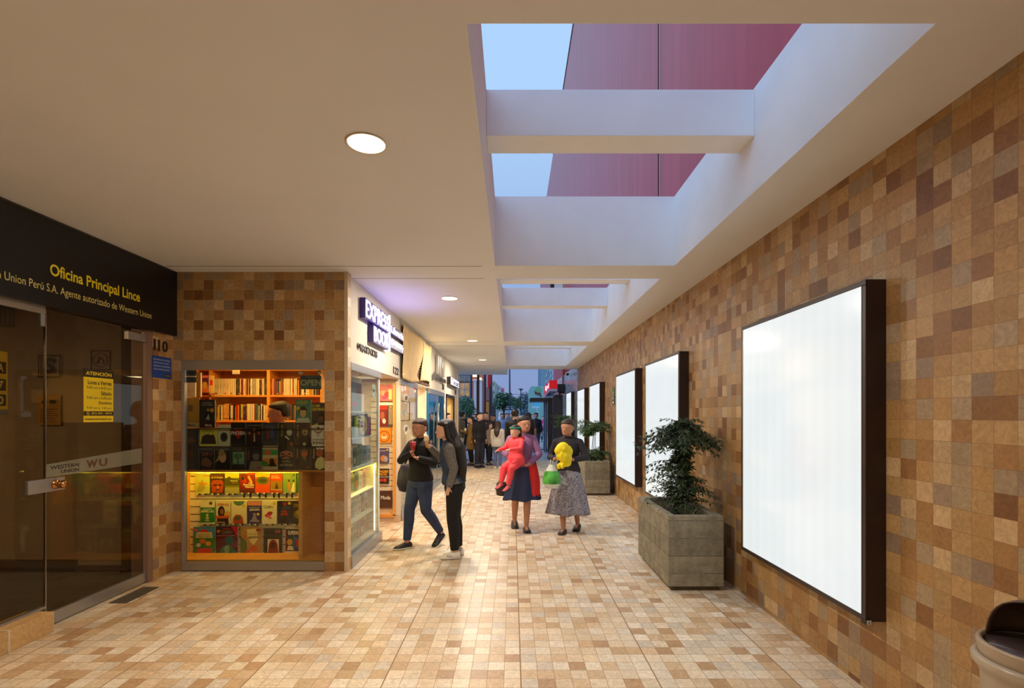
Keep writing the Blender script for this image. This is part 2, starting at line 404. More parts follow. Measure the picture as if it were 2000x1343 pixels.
b = MB(); b.add([(-3.4735, 3.74, 1.115), (-3.4735, 4.70, 1.135), (-3.4735, 4.70, 1.275), (-3.4735, 3.74, 1.215)], [(0, 1, 2, 3)], m_fr); obj('frosted_band', b, d1)
def e_text(name, s, y0, y1, z0, z1, x, mt, parent, bold=0.0, depth=0.0):
    """lettering on a plane facing +X"""
    mb = MB(); put_text(mb, s, y0, y1, z0, z1, 0, mt, bold, depth)
    mb.v = [(x - v[1], v[0], v[2]) for v in mb.v]
    return obj(name, mb, parent)
m_wutxt = mat((58, 48, 38), .6)
e_text('lettering', 'WESTERN', 3.77, 4.02, 1.172, 1.202, -3.473, m_wutxt, d1, .03)
e_text('lettering', 'UNION', 3.86, 4.02, 1.133, 1.163, -3.473, m_wutxt, d1, .03)
for s_, a_, c_ in (('W', 4.09, 4.20), ('U', 4.215, 4.30)): e_text('lettering', s_, a_, c_, 1.15, 1.215, -3.473, mat((96, 62, 44), .6), d1, .04)
b = MB(); b.box(-3.60, -3.445, 4.737, 4.80, 0, 2.40, m_mauve); dfr = struct('door_frame', b)
b = MB(); b.box(-3.60, -3.44, 2.6, 5.08, 2.40, H, mat((60, 50, 44), .7)); struct('wall_left_header', b)
b = MB(); b.box(-3.40, -3.25, 4.22, 4.62, .0, .003, mat((84, 78, 66), .7)); tag(obj('floor_plate', b), 'grey metal plate let into the floor before the glass office door', 'floor plate')

# ---- bookshop front window: frame and pane
b = MB(); b.box(WX0 + .03, WX1 - .004, 5.098, 5.104, .096, 2.044, m_glass); w2 = struct('window_2', b)
b = MB(); b.box(WX0, WX1, 5.075, 5.12, 2.044, WZ1, m_aludk); b.box(WX0, WX1, 5.075, 5.12, 0.012, .096, m_aludk)
b.box(WX0, WX0 + .032, 5.075, 5.12, .096, 2.044, m_alu); obj('window_frame', b, w2, bevel=.002)
# ---- bookshop side window towards the corridor
b = MB(); b.box(XL - .003, XL + .003, 5.17, 6.32, .12, 2.05, m_glass); w3 = struct('window_3', b)
b = MB(); b.box(XL - .03, XL + .03, 5.17, 6.35, 2.05, 2.13, m_alu); b.box(XL - .04, XL + .04, 5.17, 6.36, 0, .12, m_alu); b.box(XL - .02, XL + .012, 6.31, 6.335, .12, 2.05, mat((236, 238, 240), .3))
obj('window_frame', b, w3, bevel=.002)
# door reveal of the bookshop and its frontal display panel
b = MB(); b.box(-2.35, -1.70, 6.35, 7.5, 2.12, 2.16, m_cream); b.box(-2.35, -1.69, 7.50, 7.53, 2.03, 2.75, m_cream); struct('door_2', b)
b = MB(); b.box(-1.78, -1.672, 7.47, 7.52, .09, 2.03, m_cream); b.box(-1.75, -1.735, 7.462, 7.47, .09, 2.03, mat((200, 180, 150), .5)); b.box(-2.3, -1.672, 7.45, 7.52, 0, .085, mat((214, 188, 160), .5, .2)); struct('trim_3', b)
# back room of the bookshop
b = MB(); b.box(-4.12, -4.05, 5.25, 7.6, 0, 2.75, m_wood); b.box(-4.12, -2.3, 7.6, 7.66, 0, 2.75, m_cream); struct('wall_bookshop', b)
b = MB(); b.box(-4.05, -1.72, 5.25, 7.6, 2.35, 2.4, mat((250, 236, 200), .7)); struct('ceiling_bookshop', b)

# ---- shop beyond with the torn banner (opening Y 7.52 to 10.15)
m_shop = mat((240, 226, 206), .7)
b = MB(); b.box(-4.5, -4.4, 7.66, 10.1, 0, 2.75, m_shop); b.box(-4.4, XL - .05, 10.08, 10.14, 0, 2.75, mat((244, 222, 190), .6, noise=.06, nscale=6)); b.box(-4.4, XL, 7.54, 7.60, 0, 2.75, m_shop)
struct('wall_shop', b)
b = MB(); b.box(XL - .003, XL + .003, 7.56, 8.85, .16, 2.05, m_glass); w4 = struct('window_4', b)
b = MB(); b.box(XL - .03, XL + .02, 7.53, 8.87, 2.05, 2.13, m_alu); b.box(XL - .04, XL + .03, 7.53, 8.87, 0, .16, m_alu); b.box(XL - .03, XL + .01, 8.85, 8.88, .1, 2.05, m_steel); obj('window_frame', b, w4)
# ---- third shop with sliding glass doors
b = MB(); b.box(-4.4, -4.3, 10.15, 12.4, 0, 2.75, mat((70, 140, 160), .7)); b.box(-4.3, XL - .05, 12.40, 12.46, 0, 2.75, mat((80, 130, 150), .6)); struct('wall_shop.001', b)
b = MB(); b.box(XL - .003, XL + .003, 10.2, 12.35, .1, 2.03, glass_mat('blue_glass', (150, 205, 215), 1.3)); d3 = struct('door_3', b)
b = MB(); b.box(XL - .03, XL + .02, 10.17, 12.4, 2.03, 2.13, m_alu); b.box(XL - .03, XL + .02, 10.17, 12.4, 0, .1, m_alu); b.box(XL - .02, XL + .01, 11.2, 11.24, .1, 2.03, m_alu); obj('door_frame', b, d3)
for y in (11.1, 11.95):
    b = MB(); b.cyl((XL + .05, y, .55), (XL + .05, y, 1.85), .018, .018, m_steel, 12); b.cyl((XL, y, .7), (XL + .05, y, .7), .01, .01, m_steel, 8); b.cyl((XL, y, 1.7), (XL + .05, y, 1.7), .01, .01, m_steel, 8); obj('door_handle', b, d3)
# ---- fourth shop, open doorway
b = MB(); b.box(-4.4, -4.3, 12.5, 15.3, 0, 2.75, mat((230, 190, 130), .7)); b.box(XL - .3, XL - .0, 12.45, 12.72, 0, 2.13, m_cream); b.box(XL - .6, XL, 14.5, 15.33, 0, 2.13, mat((240, 206, 150), .6)); struct('wall_shop.002', b)
b = MB(); b.box(XL - .02, XL + .02, 12.75, 12.80, 0, 2.1, m_blackm); b.box(XL - .02, XL + .02, 14.4, 14.48, 0, 2.1, m_blackm); b.box(XL - .02, XL + .02, 12.75, 14.48, 2.05, 2.13, m_blackm); struct('door_4', b)

# interior lamps of the shops
lamp('bookshop_lamp', 'AREA', (-3.0, 5.85, 2.32), (255, 190, 96), 26, size=1.2, shape='RECTANGLE', size_y=.5)
lamp('bookshop_side_lamp', 'AREA', (-1.80, 5.78, 2.3), (255, 240, 210), 16, size=.12, shape='RECTANGLE', size_y=.95)
lamp('bookshop_door_lamp', 'AREA', (-2.0, 6.9, 2.1), (255, 226, 170), 13, size=.4)
lamp('shop_lamp', 'AREA', (-2.8, 8.8, 2.7), (255, 232, 205), 60, size=1.5)
lamp('shop_lamp', 'AREA', (-2.8, 11.2, 2.7), (190, 235, 255), 45, size=1.5)
lamp('shop_lamp', 'AREA', (-2.8, 13.8, 2.7), (255, 216, 150), 50, size=1.5)
lamp('office_lamp', 'AREA', (-5.4, 2.4, 2.72), (255, 214, 160), 60, size=1.5)

# ---- downlight fittings
for k, (x, y) in enumerate(DOWN):
    names = {2: 'nearest round warm downlight, left of the first skylight', 3: 'second round warm downlight along the soffit, glowing above the shop entrance', 4: 'third round warm downlight along the soffit', 5: 'fourth and smallest visible round warm downlight in the soffit'}
    t = thing('downlight', names.get(k, ['rearmost round warm downlight in the plaster soffit, behind the picture', 'round warm downlight in the soffit just behind the picture'][min(k, 1)]), 'ceiling light', (x, y, H), group='recessed downlights along the soffit')
    b = MB(); b.lathe((0, 0, -.006), [(.108, .006), (.110, 0), (.100, 0), (.098, .006)], mat((226, 214, 196), .6)); obj('trim_ring', b, t)
    b = MB(); b.lathe((0, 0, -.004), [(.001, 0), (.098, 0), (.098, .004), (.001, .004)], mat((255, 240, 205), .5, emit=2.2)); obj('lens', b, t)
# ============================================================ right side: light boxes, planters, bin
def glow_mat():
    m, t, bs = newmat('lit_panel'); N = t.nodes; L = t.links
    bs.inputs['Base Color'].default_value = lin((70, 72, 72)); bs.inputs['Roughness'].default_value = .12
    g = N.new('ShaderNodeTexCoord'); s = N.new('ShaderNodeSeparateXYZ'); L.new(g.outputs['Object'], s.inputs[0])
    mm = N.new('ShaderNodeMath'); mm.operation = 'MULTIPLY'; mm.inputs[1].default_value = 2 * PI / .125; L.new(s.outputs[1], mm.inputs[0])
    sn = N.new('ShaderNodeMath'); sn.operation = 'SINE'; L.new(mm.outputs[0], sn.inputs[0])
    n = N.new('ShaderNodeTexNoise'); n.inputs['Scale'].default_value = 1.6; L.new(g.outputs['Object'], n.inputs['Vector'])
    a = N.new('ShaderNodeMath'); a.operation = 'MULTIPLY_ADD'; a.inputs[1].default_value = .010; a.inputs[2].default_value = .78; L.new(sn.outputs[0], a.inputs[0])
    a2 = N.new('ShaderNodeMath'); a2.operation = 'MULTIPLY_ADD'; a2.inputs[1].default_value = .10; L.new(n.outputs['Fac'], a2.inputs[0]); L.new(a.outputs[0], a2.inputs[2])
    bs.inputs['Emission Color'].default_value = (.93, .99, 1.0, 1); L.new(a2.outputs[0], bs.inputs['Emission Strength'])
    return m
m_glow = glow_mat()
boxes = [(2.739, 4.232, 'biggest and nearest white lit advertising box, a small number 6 tag at its corner'),
         (5.806, 7.300, 'white lit advertising box partly hidden by the shrub in the nearest concrete planter'),
         (7.880, 9.375, 'white lit advertising box right beside the green exit sign, clear of any plant'),
         (11.09, 12.585, 'white lit advertising box behind the shrub of the middle planter, beyond the exit sign'),
         (13.45, 14.94, 'narrow-looking white lit advertising box, second from the far end of the wall'),
         (16.50, 18.0, 'farthest white lit advertising box, on the grey marble below the security camera')]
bw, bh, bd = 1.493, 1.872, .112
m_trimlite = mat((200, 190, 160), .4, .6)
bx = None
for i, (y0, y1, lab) in enumerate(boxes):
    t = thing('advertising_light_box', lab, 'light box', (XR, y0, .452 if i < 5 else .50), group='advertising light boxes along the tiled wall')
    b = MB(); x0 = -bd
    b.box(x0 + .012, 0, 0, bw, 0, bh, m_brown)
    for (ya, yb, za, zb) in ((0, bw, 0, .030), (0, bw, bh - .030, bh), (0, .030, .03, bh - .03), (bw - .030, bw, .03, bh - .03)):
        b.box(x0, x0 + .012, ya, yb, za, zb, m_brown)
    obj('casing', b, t, bevel=.003)
    b = MB(); b.box(x0 + .003, x0 + .0115, .03, bw - .03, .03, bh - .03, m_glow); obj('lit_panel', b, t)
    b = MB(); b.box(x0 - .001, x0 + .003, .030, .034, .03, bh - .03, mat((70, 60, 90), .4)); obj('edge_bead', b, t)
    b = MB(); b.box(x0 - .001, x0 + .003, bw - .034, bw - .030, .03, bh - .03, m_trimlite); obj('edge_bead', b, t)
    if i == 0:
        b = MB(); b.box(x0 - .004, x0 + .03, -.006, .03, -.012, .012, m_black); tg = obj('number_tag', b, t)
        b = MB(); b.box(x0 + .002, x0 + .026, -.0075, -.006, -.011, .011, mat((210, 210, 205), .5)); put_text(b, '6', x0 + .010, x0 + .018, -.008, .008, -.008, m_black, .02); obj('digit', b, tg)

def concrete():
    m, t, bs = newmat('board_marked_concrete'); N = t.nodes; L = t.links
    g = N.new('ShaderNodeTexCoord'); s = N.new('ShaderNodeSeparateXYZ'); L.new(g.outputs['Object'], s.inputs[0])
    def mth(op, a, b_=None):
        n = N.new('ShaderNodeMath'); n.operation = op
        for i, v in enumerate((a, b_)):
            if v is None: continue
            if isinstance(v, (int, float)): n.inputs[i].default_value = v
            else: L.new(v, n.inputs[i])
        return n.outputs[0]
    z = mth('DIVIDE', s.outputs[2], .158); row = mth('FLOOR', z)
    wn = N.new('ShaderNodeTexWhiteNoise'); wn.noise_dimensions = '1D'; L.new(mth('ADD', row, 3.3), wn.inputs['W'])
    n = N.new('ShaderNodeTexNoise'); n.inputs['Scale'].default_value = 9; n.inputs['Detail'].default_value = 10; n.inputs['Roughness'].default_value = .7; L.new(g.outputs['Object'], n.inputs['Vector'])
    r = N.new('ShaderNodeValToRGB'); r.color_ramp.elements[0].position = .3; r.color_ramp.elements[1].position = .75
    r.color_ramp.elements[0].color = lin((104, 98, 80)); r.color_ramp.elements[1].color = lin((164, 156, 132)); L.new(n.outputs['Fac'], r.inputs[0])
    hv = N.new('ShaderNodeHueSaturation'); L.new(r.outputs[0], hv.inputs['Color']); L.new(mth('ADD', mth('MULTIPLY', wn.outputs['Value'], .28), .8), hv.inputs['Value'])
    ed = mth('LESS_THAN', mth('FRACT', z), .035)
    mg = N.new('ShaderNodeMix'); mg.data_type = 'RGBA'; L.new(mth('MULTIPLY', ed, mth('GREATER_THAN', n.outputs['Fac'], .47)), mg.inputs[0]); L.new(hv.outputs[0], mg.inputs[6]); mg.inputs[7].default_value = lin((84, 76, 58)); L.new(mg.outputs[2], bs.inputs['Base Color'])
    n2 = N.new('ShaderNodeTexNoise'); n2.inputs['Scale'].default_value = 60; n2.inputs['Detail'].default_value = 6; L.new(g.outputs['Object'], n2.inputs['Vector'])
    bp = N.new('ShaderNodeBump'); bp.inputs['Strength'].default_value = .5; bp.inputs['Distance'].default_value = .006
    L.new(mth('SUBTRACT', mth('ADD', n2.outputs['Fac'], n.outputs['Fac']), ed), bp.inputs['Height']); L.new(bp.outputs[0], bs.inputs['Normal'])
    bs.inputs['Roughness'].default_value = .85
    return m
m_conc = concrete()
m_soil = mat((40, 30, 22), .95, noise=.4, nscale=30, bump=.6)
def planter(x, y, lab, wd=.50, dp=1.085, ht=.678):
    t = thing('concrete_planter', lab, 'planter', (x, y, 0), group='concrete planters along the right wall')
    b = MB(); th = .075; z0 = .042
    # walls as a ring so that the trough is hollow
    o = [(0, 0), (wd, 0), (wd, dp), (0, dp)]; i_ = [(th, th), (wd - th, th), (wd - th, dp - th), (th, dp - th)]
    vs_ = [(p[0], p[1], z) for z in (z0, ht) for p in o] + [(p[0], p[1], z) for z in (z0 + .06, ht) for p in i_]
    fs = []
    for k in range(4):
        n = (k + 1) % 4
        fs += [(k, n, n + 4, k + 4), (k + 4, n + 4, n + 12, k + 12), (8 + n, 8 + k, 12 + k, 12 + n)]
    fs += [(3, 2, 1, 0), (8, 9, 10, 11)]
    b.add(vs_, fs, m_conc); obj('trough', b, t, bevel=.008)
    b = MB(); b.box(.035, wd - .03, .035, dp - .035, 0, z0, mat((92, 82, 64), .9, noise=.3, nscale=20)); obj('plinth', b, t)
    b = MB(); n = 10; xs = [th + (wd - 2 * th) * k / n for k in range(n + 1)]; ys = [th + (dp - 2 * th) * k / n for k in range(n + 1)]
    vs_ = [(xx, yy, ht - .10 + rnd.uniform(-.012, .012)) for yy in ys for xx in xs]
    b.add(vs_, [(r * (n + 1) + c, r * (n + 1) + c + 1, (r + 1) * (n + 1) + c + 1, (r + 1) * (n + 1) + c) for r in range(n) for c in range(n)], m_soil, True)
    s = obj('soil', b, t); s['kind'] = 'stuff'
    return t
planter(1.40, 4.505, 'nearest rough concrete planter box standing by the first big light box')
planter(1.425, 9.894, 'middle rough concrete planter box behind the woman in the long skirt')
planter(1.45, 15.0, 'farthest concrete planter box, mostly hidden behind the woman in the long skirt')

def leaf_mat(c, nz=.35):
    m, t, bs = newmat('leaf'); N = t.nodes; L = t.links
    g = N.new('ShaderNodeNewGeometry'); r = N.new('ShaderNodeValToRGB')
    a = [max(0, v * (1 - nz)) for v in c]; bb = [min(255, v * (1 + nz)) for v in c]
    r.color_ramp.elements[0].color = lin(a); r.color_ramp.elements[1].color = lin(bb)
    L.new(g.outputs['Random Per Island'], r.inputs[0]); L.new(r.outputs[0], bs.inputs['Base Color'])
    bs.inputs['Roughness'].default_value = .5
    bs.inputs['Transmission Weight'].default_value = 0.0
    return m
m_leaf = leaf_mat((52, 70, 40)); m_leaf2 = leaf_mat((70, 96, 50)); m_grassy = leaf_mat((132, 138, 104), .25)
m_stem = mat((64, 50, 34), .8)
def leaflet(mb, p, d, L_, wd_, r, mt):
    d = d.normalized(); s = d.cross(Vector((r.uniform(-.5, .5), r.uniform(-.5, .5), 1))).normalized(); n = s.cross(d)
    mid = p + d * L_ * .45 + n * L_ * .05
    mb.add([p, p + d * L_ * .4 + s * wd_ - n * L_ * .03, p + d * L_ - n * L_ * .08, p + d * L_ * .4 - s * wd_ - n * L_ * .03, mid], [(0, 1, 4), (1, 2, 4), (2, 3, 4), (3, 0, 4)], mt)
def spray(fl, st, p0, p1, r, mt, n=9, ll=.042, droop=.35, twig=.0018):
    """a drooping twig with opposite pointed leaflets"""
    p0 = Vector(p0); p1 = Vector(p1); L_ = (p1 - p0).length
    pts = []
    for k in range(6):
        u = k / 5; p = p0.lerp(p1, u); p.z += L_ * droop * (u - u * u) * 1.6; pts.append(p)
    st.tube(pts, [twig * (1.3 - u / 5) for u in range(6)], m_stem, 5)
    for k in range(n):
        u = .12 + .88 * k / (n - 1); f = u * 5; i0 = min(4, int(f)); p = pts[i0].lerp(pts[i0 + 1], f - i0); d = (pts[i0 + 1] - pts[i0]).normalized()
        for sgn in (-1, 1):
            side = d.cross(Vector((0, 0, 1))).normalized() * sgn
            q = d * .6 + side * r.uniform(.5, 1.1) + Vector((0, 0, r.uniform(-.75, .15)))
            st.tube([p, p + q.normalized() * ll * .35], .0008, m_stem, 4)
            for j in range(3):
                qq = q + Vector((r.uniform(-.5, .5), r.uniform(-.5, .5), r.uniform(-.4, .3)))
                leaflet(fl, p + q.normalized() * ll * .35, qq, ll * r.uniform(.75, 1.25), ll * .17, r, mt)
    leaflet(fl, pts[-1], p1 - p0 + Vector((0, 0, -.1)) * L_, ll * 1.2, ll * .18, r, mt)
def shrub(name, lab, loc, spec, grass, seed, mt, trunk, ll=.042):
    r = random.Random(seed)
    t = thing(name, lab, 'shrub', loc, group='shrubs growing in the concrete planters')
    fl = MB(); st = MB()
    for k in range(5):
        ox, oy = r.uniform(-.045, .045), r.uniform(-.06, .06)
        st.tube([(ox, oy, -.05), (ox * .8 + trunk[0] * .3, oy, trunk[1] * .35), (ox * .5 + trunk[0] * .8, oy * .6, trunk[1] * .75), (trunk[0] + ox * .4, oy * .4, trunk[1])], [.007, .006, .005, .003], m_stem, 6)
    for (z0, z1, rad, cnt, rise, side) in spec:
        for k in range(cnt):
            z = r.uniform(z0, z1); a = r.uniform(0, 2 * PI) if side is None else r.gauss(side, .7)
            rr = rad * r.uniform(.45, 1.0); cx = trunk[0] * z / trunk[1]
            p0 = (cx + r.uniform(-.03, .03), r.uniform(-.04, .04), z)
            p1 = (min(cx + rr * math.cos(a), LIMX), rr * math.sin(a), z + rise * rr * r.uniform(.2, 1.1) - .1 * rr)
            spray(fl, st, p0, p1, r, mt, n=r.choice((6, 7, 8)), ll=ll * r.uniform(.85, 1.15))
    obj('foliage', fl, t); obj('stems', st, t)
    if grass:
        g = MB()
        for k in range(grass):
            a = r.uniform(0, 2 * PI); L_ = r.uniform(.12, .24); x, y = r.uniform(-.03, .03) + .02, r.uniform(-.25, -.12)
            q = Vector((math.cos(a), math.sin(a) * .7, 0)); s = Vector((-q.y, q.x, 0)) * .006
            P_ = [Vector((x, y, -.03)) + q * L_ * u * .75 + Vector((0, 0, L_ * (1.5 * u - .95 * u * u))) for u in (0, .35, .7, 1)]
            g.add([P_[0] - s, P_[0] + s, P_[1] + s, P_[1] - s, P_[2] + s * .6, P_[2] - s * .6, P_[3]], [(0, 1, 2, 3), (3, 2, 4, 5), (5, 4, 6)], m_grassy)
        obj('spiky_grass', g, t)
    return t
LIMX = .34
shrub('potted_shrub', 'tall shrub with drooping pointed leaves in the nearest concrete planter', (1.665, 5.02, .60),
      [(.70, .88, .42, 60, -.25, None), (.72, .86, .44, 26, -.30, PI), (.72, .86, .40, 10, -.1, 0), (.80, .90, .20, 22, .5, None), (.52, .90, .11, 50, .4, None), (.36, .50, .33, 14, .0, PI * 1.05), (.10, .62, .14, 54, .4, None), (.02, .30, .34, 56, .35, None), (.3, .5, .24, 7, .3, 0)], 46, 5, m_leaf, (.03, .84))
LIMX = .30
shrub('potted_shrub', 'medium shrub with a leafy crown on bare stems in the middle planter', (1.68, 10.42, .60),
      [(.62, .80, .42, 70, .3, None), (.55, .70, .3, 22, .2, PI), (.05, .25, .34, 60, .4, None)], 20, 9, m_leaf2, (.02, .76), ll=.05)
shrub('potted_shrub', 'small top of a shrub beyond the skirted woman, before the farthest light box', (1.62, 15.5, .60),
      [(.6, .92, .42, 60, .3, None)], 0, 12, m_leaf2, (.0, .9), ll=.06)

# bin with a swing dome, bottom right corner
t = thing('litter_bin', 'beige plastic litter bin with a dark flap, cut off by the lower right corner', 'bin', (1.825, 1.72, 0))
m_binb = mat((176, 160, 138), .35)
b = MB(); b.lathe((0, 0, 0), [(.13, 0), (.14, .01), (.165, .66), (.172, .68), (.188, .70), (.190, .72), (.182, .733), (.172, .735), (.165, .72)], m_binb, 48); obj('body', b, t)
b = MB(); b.lathe((0, 0, 0), [(.168, .70), (.172, .745), (.176, .775), (.171, .785), (.160, .783), (.156, .772), (.15, .70)], mat((168, 148, 124), .35), 48); obj('lid_rim', b, t)
b = MB(); b.lathe((0, 0, 0), [(.001, .772), (.158, .772), (.158, .764), (.001, .764)], mat((70, 56, 54), .18), 48); obj('flap', b, t)
b = MB()
rg = []
for k in range(9):
    a = PI / 2 * k / 8; rr = .158 * math.cos(a) ** .6 if k < 8 else .01
    rg.append([Vector((rr * math.cos(q), rr * math.sin(q), .776 + .15 * math.sin(a))) for q in [(-.35 + .0) * PI + 1.0 * PI * j / 18 for j in range(19)]])
vs_ = [p for r_ in rg for p in r_]
b.add(vs_, [(i * 19 + j, i * 19 + j + 1, (i + 1) * 19 + j + 1, (i + 1) * 19 + j) for i in range(8) for j in range(18)], mat((84, 62, 46), .35), True)
dm = obj('dome', b, t); sol = dm.modifiers.new('solid', 'SOLIDIFY'); sol.thickness = .006

# exit signs, camera, loudspeaker, totem on the right wall
b = MB(); b.box(-.012, 0, 0, .17, 0, .23, mat((30, 92, 58), .4)); b.box(-.0125, -.012, .01, .16, .01, .22, mat((40, 120, 74), .4))
t = thing('exit_sign', 'small green and white emergency exit sign on the tiled wall', 'sign', (XR, 10.02, 1.90)); obj('sign_plate', b, t)
b = MB(); wm = mat((225, 235, 220), .4)
def wface(pts, x=-.0135): return [(x, -p[0], p[1]) for p in pts]
fig = MB(); yy = lambda u: .085 - u
for pts in ([(-.01, .17), (.01, .17), (.01, .19), (-.01, .19)], [(-.02, .10), (.018, .10), (.012, .165), (-.012, .165)], [(-.02, .10), (-.002, .105), (-.03, .04), (-.045, .045)], [(.0, .105), (.018, .1), (.04, .045), (.022, .04)], [(.012, .16), (.05, .13), (.045, .118), (.01, .14)], [(-.012, .16), (-.05, .135), (-.045, .123), (-.012, .145)]):
    fig.add([(-.0135, yy(p[0]), p[1]) for p in pts], [tuple(range(len(pts)))], wm)
obj('running_figure', fig, t)
b = MB(); b.box(-.0135, -.0128, .01, .16, .014, .03, wm); obj('arrow_band', b, t)
t = thing('exit_sign', 'second small green sign just under the emergency exit sign', 'sign', (XR, 10.02, 1.80)); b = MB(); b.box(-.012, 0, 0, .17, 0, .08, mat((30, 92, 58), .4)); obj('sign_plate', b, t)
b = MB(); b.box(-.013, -.012, .02, .15, .02, .06, wm); obj('symbol', b, t)
t = thing('security_camera', 'small security camera bracketed high on the marble end of the right wall', 'security camera', (XR, 17.5, 3.02))
b = MB(); b.box(-.03, 0, -.04, .04, -.04, .04, wm); b.cyl((-.02, 0, 0), (-.1, -.02, .02), .012, .012, wm, 8); obj('bracket', b, t)
b = MB(); b.cyl((-.12, .10, .0), (-.13, -.12, -.02), .045, .045, mat((40, 40, 46), .3), 16); b.box(-.18, -.07, -.14, .12, .03, .055, wm); obj('housing', b, t)
t = thing('loudspeaker', 'dark box loudspeaker bracketed to the grey marble wall above the brown cabinet', 'loudspeaker', (XR, 19.3, 2.48))
b = MB(); b.box(-.30, -.02, 0, .30, 0, .31, m_brown); obj('cabinet', b, t, bevel=.006)
b = MB(); b.box(-.28, -.04, -.006, 0, .02, .29, m_blackm); obj('grille', b, t)
b = MB(); b.box(-.02, 0, .1, .2, .05, .25, m_blackm); b.box(-.24, -.19, .12, .17, -.26, 0, m_blackm); b.box(-.24, 0, .12, .17, -.04, 0, m_blackm); obj('bracket', b, t)
t = thing('wall_cabinet', 'tall dark brown cabinet standing against the grey marble wall', 'cabinet', (XR, 20.4, 0))
b = MB(); b.box(-.34, 0, 0, .9, .15, 2.42, m_brown); b.box(-.30, -.02, .04, .86, 0, .15, m_blackm); obj('body', b, t, bevel=.006)
b = MB(); b.box(-.345, -.34, .05, .85, .2, 2.37, mat((70, 52, 48), .4)); b.box(-.29, -.05, -.004, 0, .25, 2.3, mat((64, 50, 46), .5)); obj('door', b, t)
t = thing('drain_pipe', 'orange-brown vertical pipe on the red facade at the corridor end', 'pipe', (XF - .06, 20.0, 2.8))
b = MB(); b.cyl((0, 0, 0), (0, 0, 2.4), .05, .05, mat((176, 84, 42), .5), 12); obj('pipe', b, t)
for z in (.25, 2.1): b = MB(); b.cyl((0, 0, z), (0, 0, z + .06), .065, .065, mat((90, 50, 40), .5), 12); b.box(0, .06, -.02, .02, z, z + .05, mat((90, 50, 40), .5)); obj('clamp', b, t)
t = thing('facade_sign_box', 'small white lit sign box hung high on the red facade, seen in the second skylight', 'sign', (XF, 21.0, 6.72))
b = MB(); b.box(-.36, -.0, 0, .3, .0, .5, wm); obj('casing', b, t)
b = MB(); b.box(-.50, -.36, -.02, .32, -.02, .52, m_blackm); obj('frame', b, t)
# ============================================================ money transfer office: sign and notices
t = thing('shop_sign', 'long black fascia sign with yellow lettering over the dark glass office front', 'sign', (-3.44, 0, 0))
b = MB(); b.box(0, .042, 1.5, 5.083, 2.384, H - .004, m_black); obj('sign_board', b, t)
b = MB(); b.box(.02, .045, 1.5, 5.083, H - .012, H - .003, mat((90, 82, 72), .5, .4)); obj('top_trim', b, t)
m_y = mat((240, 216, 30), .5); m_y2 = mat((232, 214, 120), .5)
e_text('lettering', 'Oficina Principal Lince', 3.685, 4.575, 2.585, 2.70, .0435, m_y, t, .02)
e_text('lettering', 'Western Union Perú S.A. Agente autorizado de Western Union', 3.11, 4.72, 2.470, 2.545, .0435, m_y2, t)
# house number and blue notice on the pillar
t = thing('house_number', 'dark metal numerals 110 on the tiled pillar', 'house number', (-3.44, 0, 0))
for k, (s, a, c) in enumerate((('1', 4.805, 4.825), ('1', 4.865, 4.885), ('0', 4.925, 4.995))):
    e_text('numeral', s, a, c, 2.205, 2.315, .006, m_brown, t, .01, .01)
t = thing('notice_plate', 'small blue notice with white lines of text on the tiled pillar', 'notice', (-3.44, 0, 0))
b = MB(); b.box(0, .004, 4.79, 5.055, 1.945, 2.155, mat((24, 66, 150), .35)); obj('plate', b, t)
for k, s in enumerate(('ESTA OFICINA ESTA PROTEGIDA', 'CONTRA ASALTOS, ROBOS,', 'INTRUSION Y MONITOREADA', 'CON LA POLICIA NACIONAL.')):
    e_text('text_line', s, 4.805, 5.035 if k != 1 else 5.02, 2.115 - k * .031, 2.129 - k * .031, .0045, mat((220, 226, 240), .5), t)
b = MB(); b.box(.004, .0045, 4.955, 5.035, 1.96, 1.985, m_black); lg = obj('logo_patch', b, t)
e_text('logo_text', 'WESTERN UNION', 4.96, 5.03, 1.966, 1.978, .005, m_y, lg)
# opening hours poster
t = thing('opening_hours_poster', 'yellow and black opening hours poster on the dark glass door', 'poster', (-3.472, 0, 0))
m_py = mat((236, 205, 24), .55); m_pk = mat((50, 38, 22), .6)
y0, y1 = 4.06, 4.362
b = MB(); b.box(0, .0015, y0, y1, 1.525, 1.895, m_py); obj('sheet', b, t)
b = MB(); b.box(0, .002, y0, y1, 1.895, 1.962, m_pk); obj('dark_band', b, t)
b = MB(); b.box(0.001, .002, y0, y1, 1.578, 1.615, m_pk); obj('dark_band', b, t)
e_text('title', 'ATENCIÓN', y0 + .02, y1 - .02, 1.912, 1.948, .0025, m_py, t, .03)
for s, a, z, h, bo in (('Lunes a Viernes', .04, 1.836, .034, .02), ('9:00 am a 8:00 pm', .03, 1.792, .030, 0), ('Sábado', .17, 1.750, .034, .02), ('9:00 am a 6:00 pm', .03, 1.708, .030, 0), ('Domingo', .15, 1.664, .036, .02), ('9:00 am a 1:00 pm', .03, 1.626, .028, 0), ('westernunionperu.pe', .01, 1.536, .024, .02)):
    e_text('text_line', s, y0 + a, y1 - .02, z, z + h, .0022, m_pk, t, bo)
e_text('text_line', '(01) 422 - 0014', y0 + .075, y1 - .02, 1.586, 1.606, .0025, m_py, t, .02)
b = MB(); rg = [Vector((.0024, y0 + .042 + .014 * math.cos(a), 1.597 + .014 * math.sin(a))) for a in [2 * PI * j / 20 for j in range(21)]]
b.tube(rg, .0012, m_py, 5); b.tube([(.0024, y0 + .037, 1.604), (.0024, y0 + .039, 1.595), (.0024, y0 + .048, 1.590)], .0022, m_py, 5); obj('phone_icon', b, t)
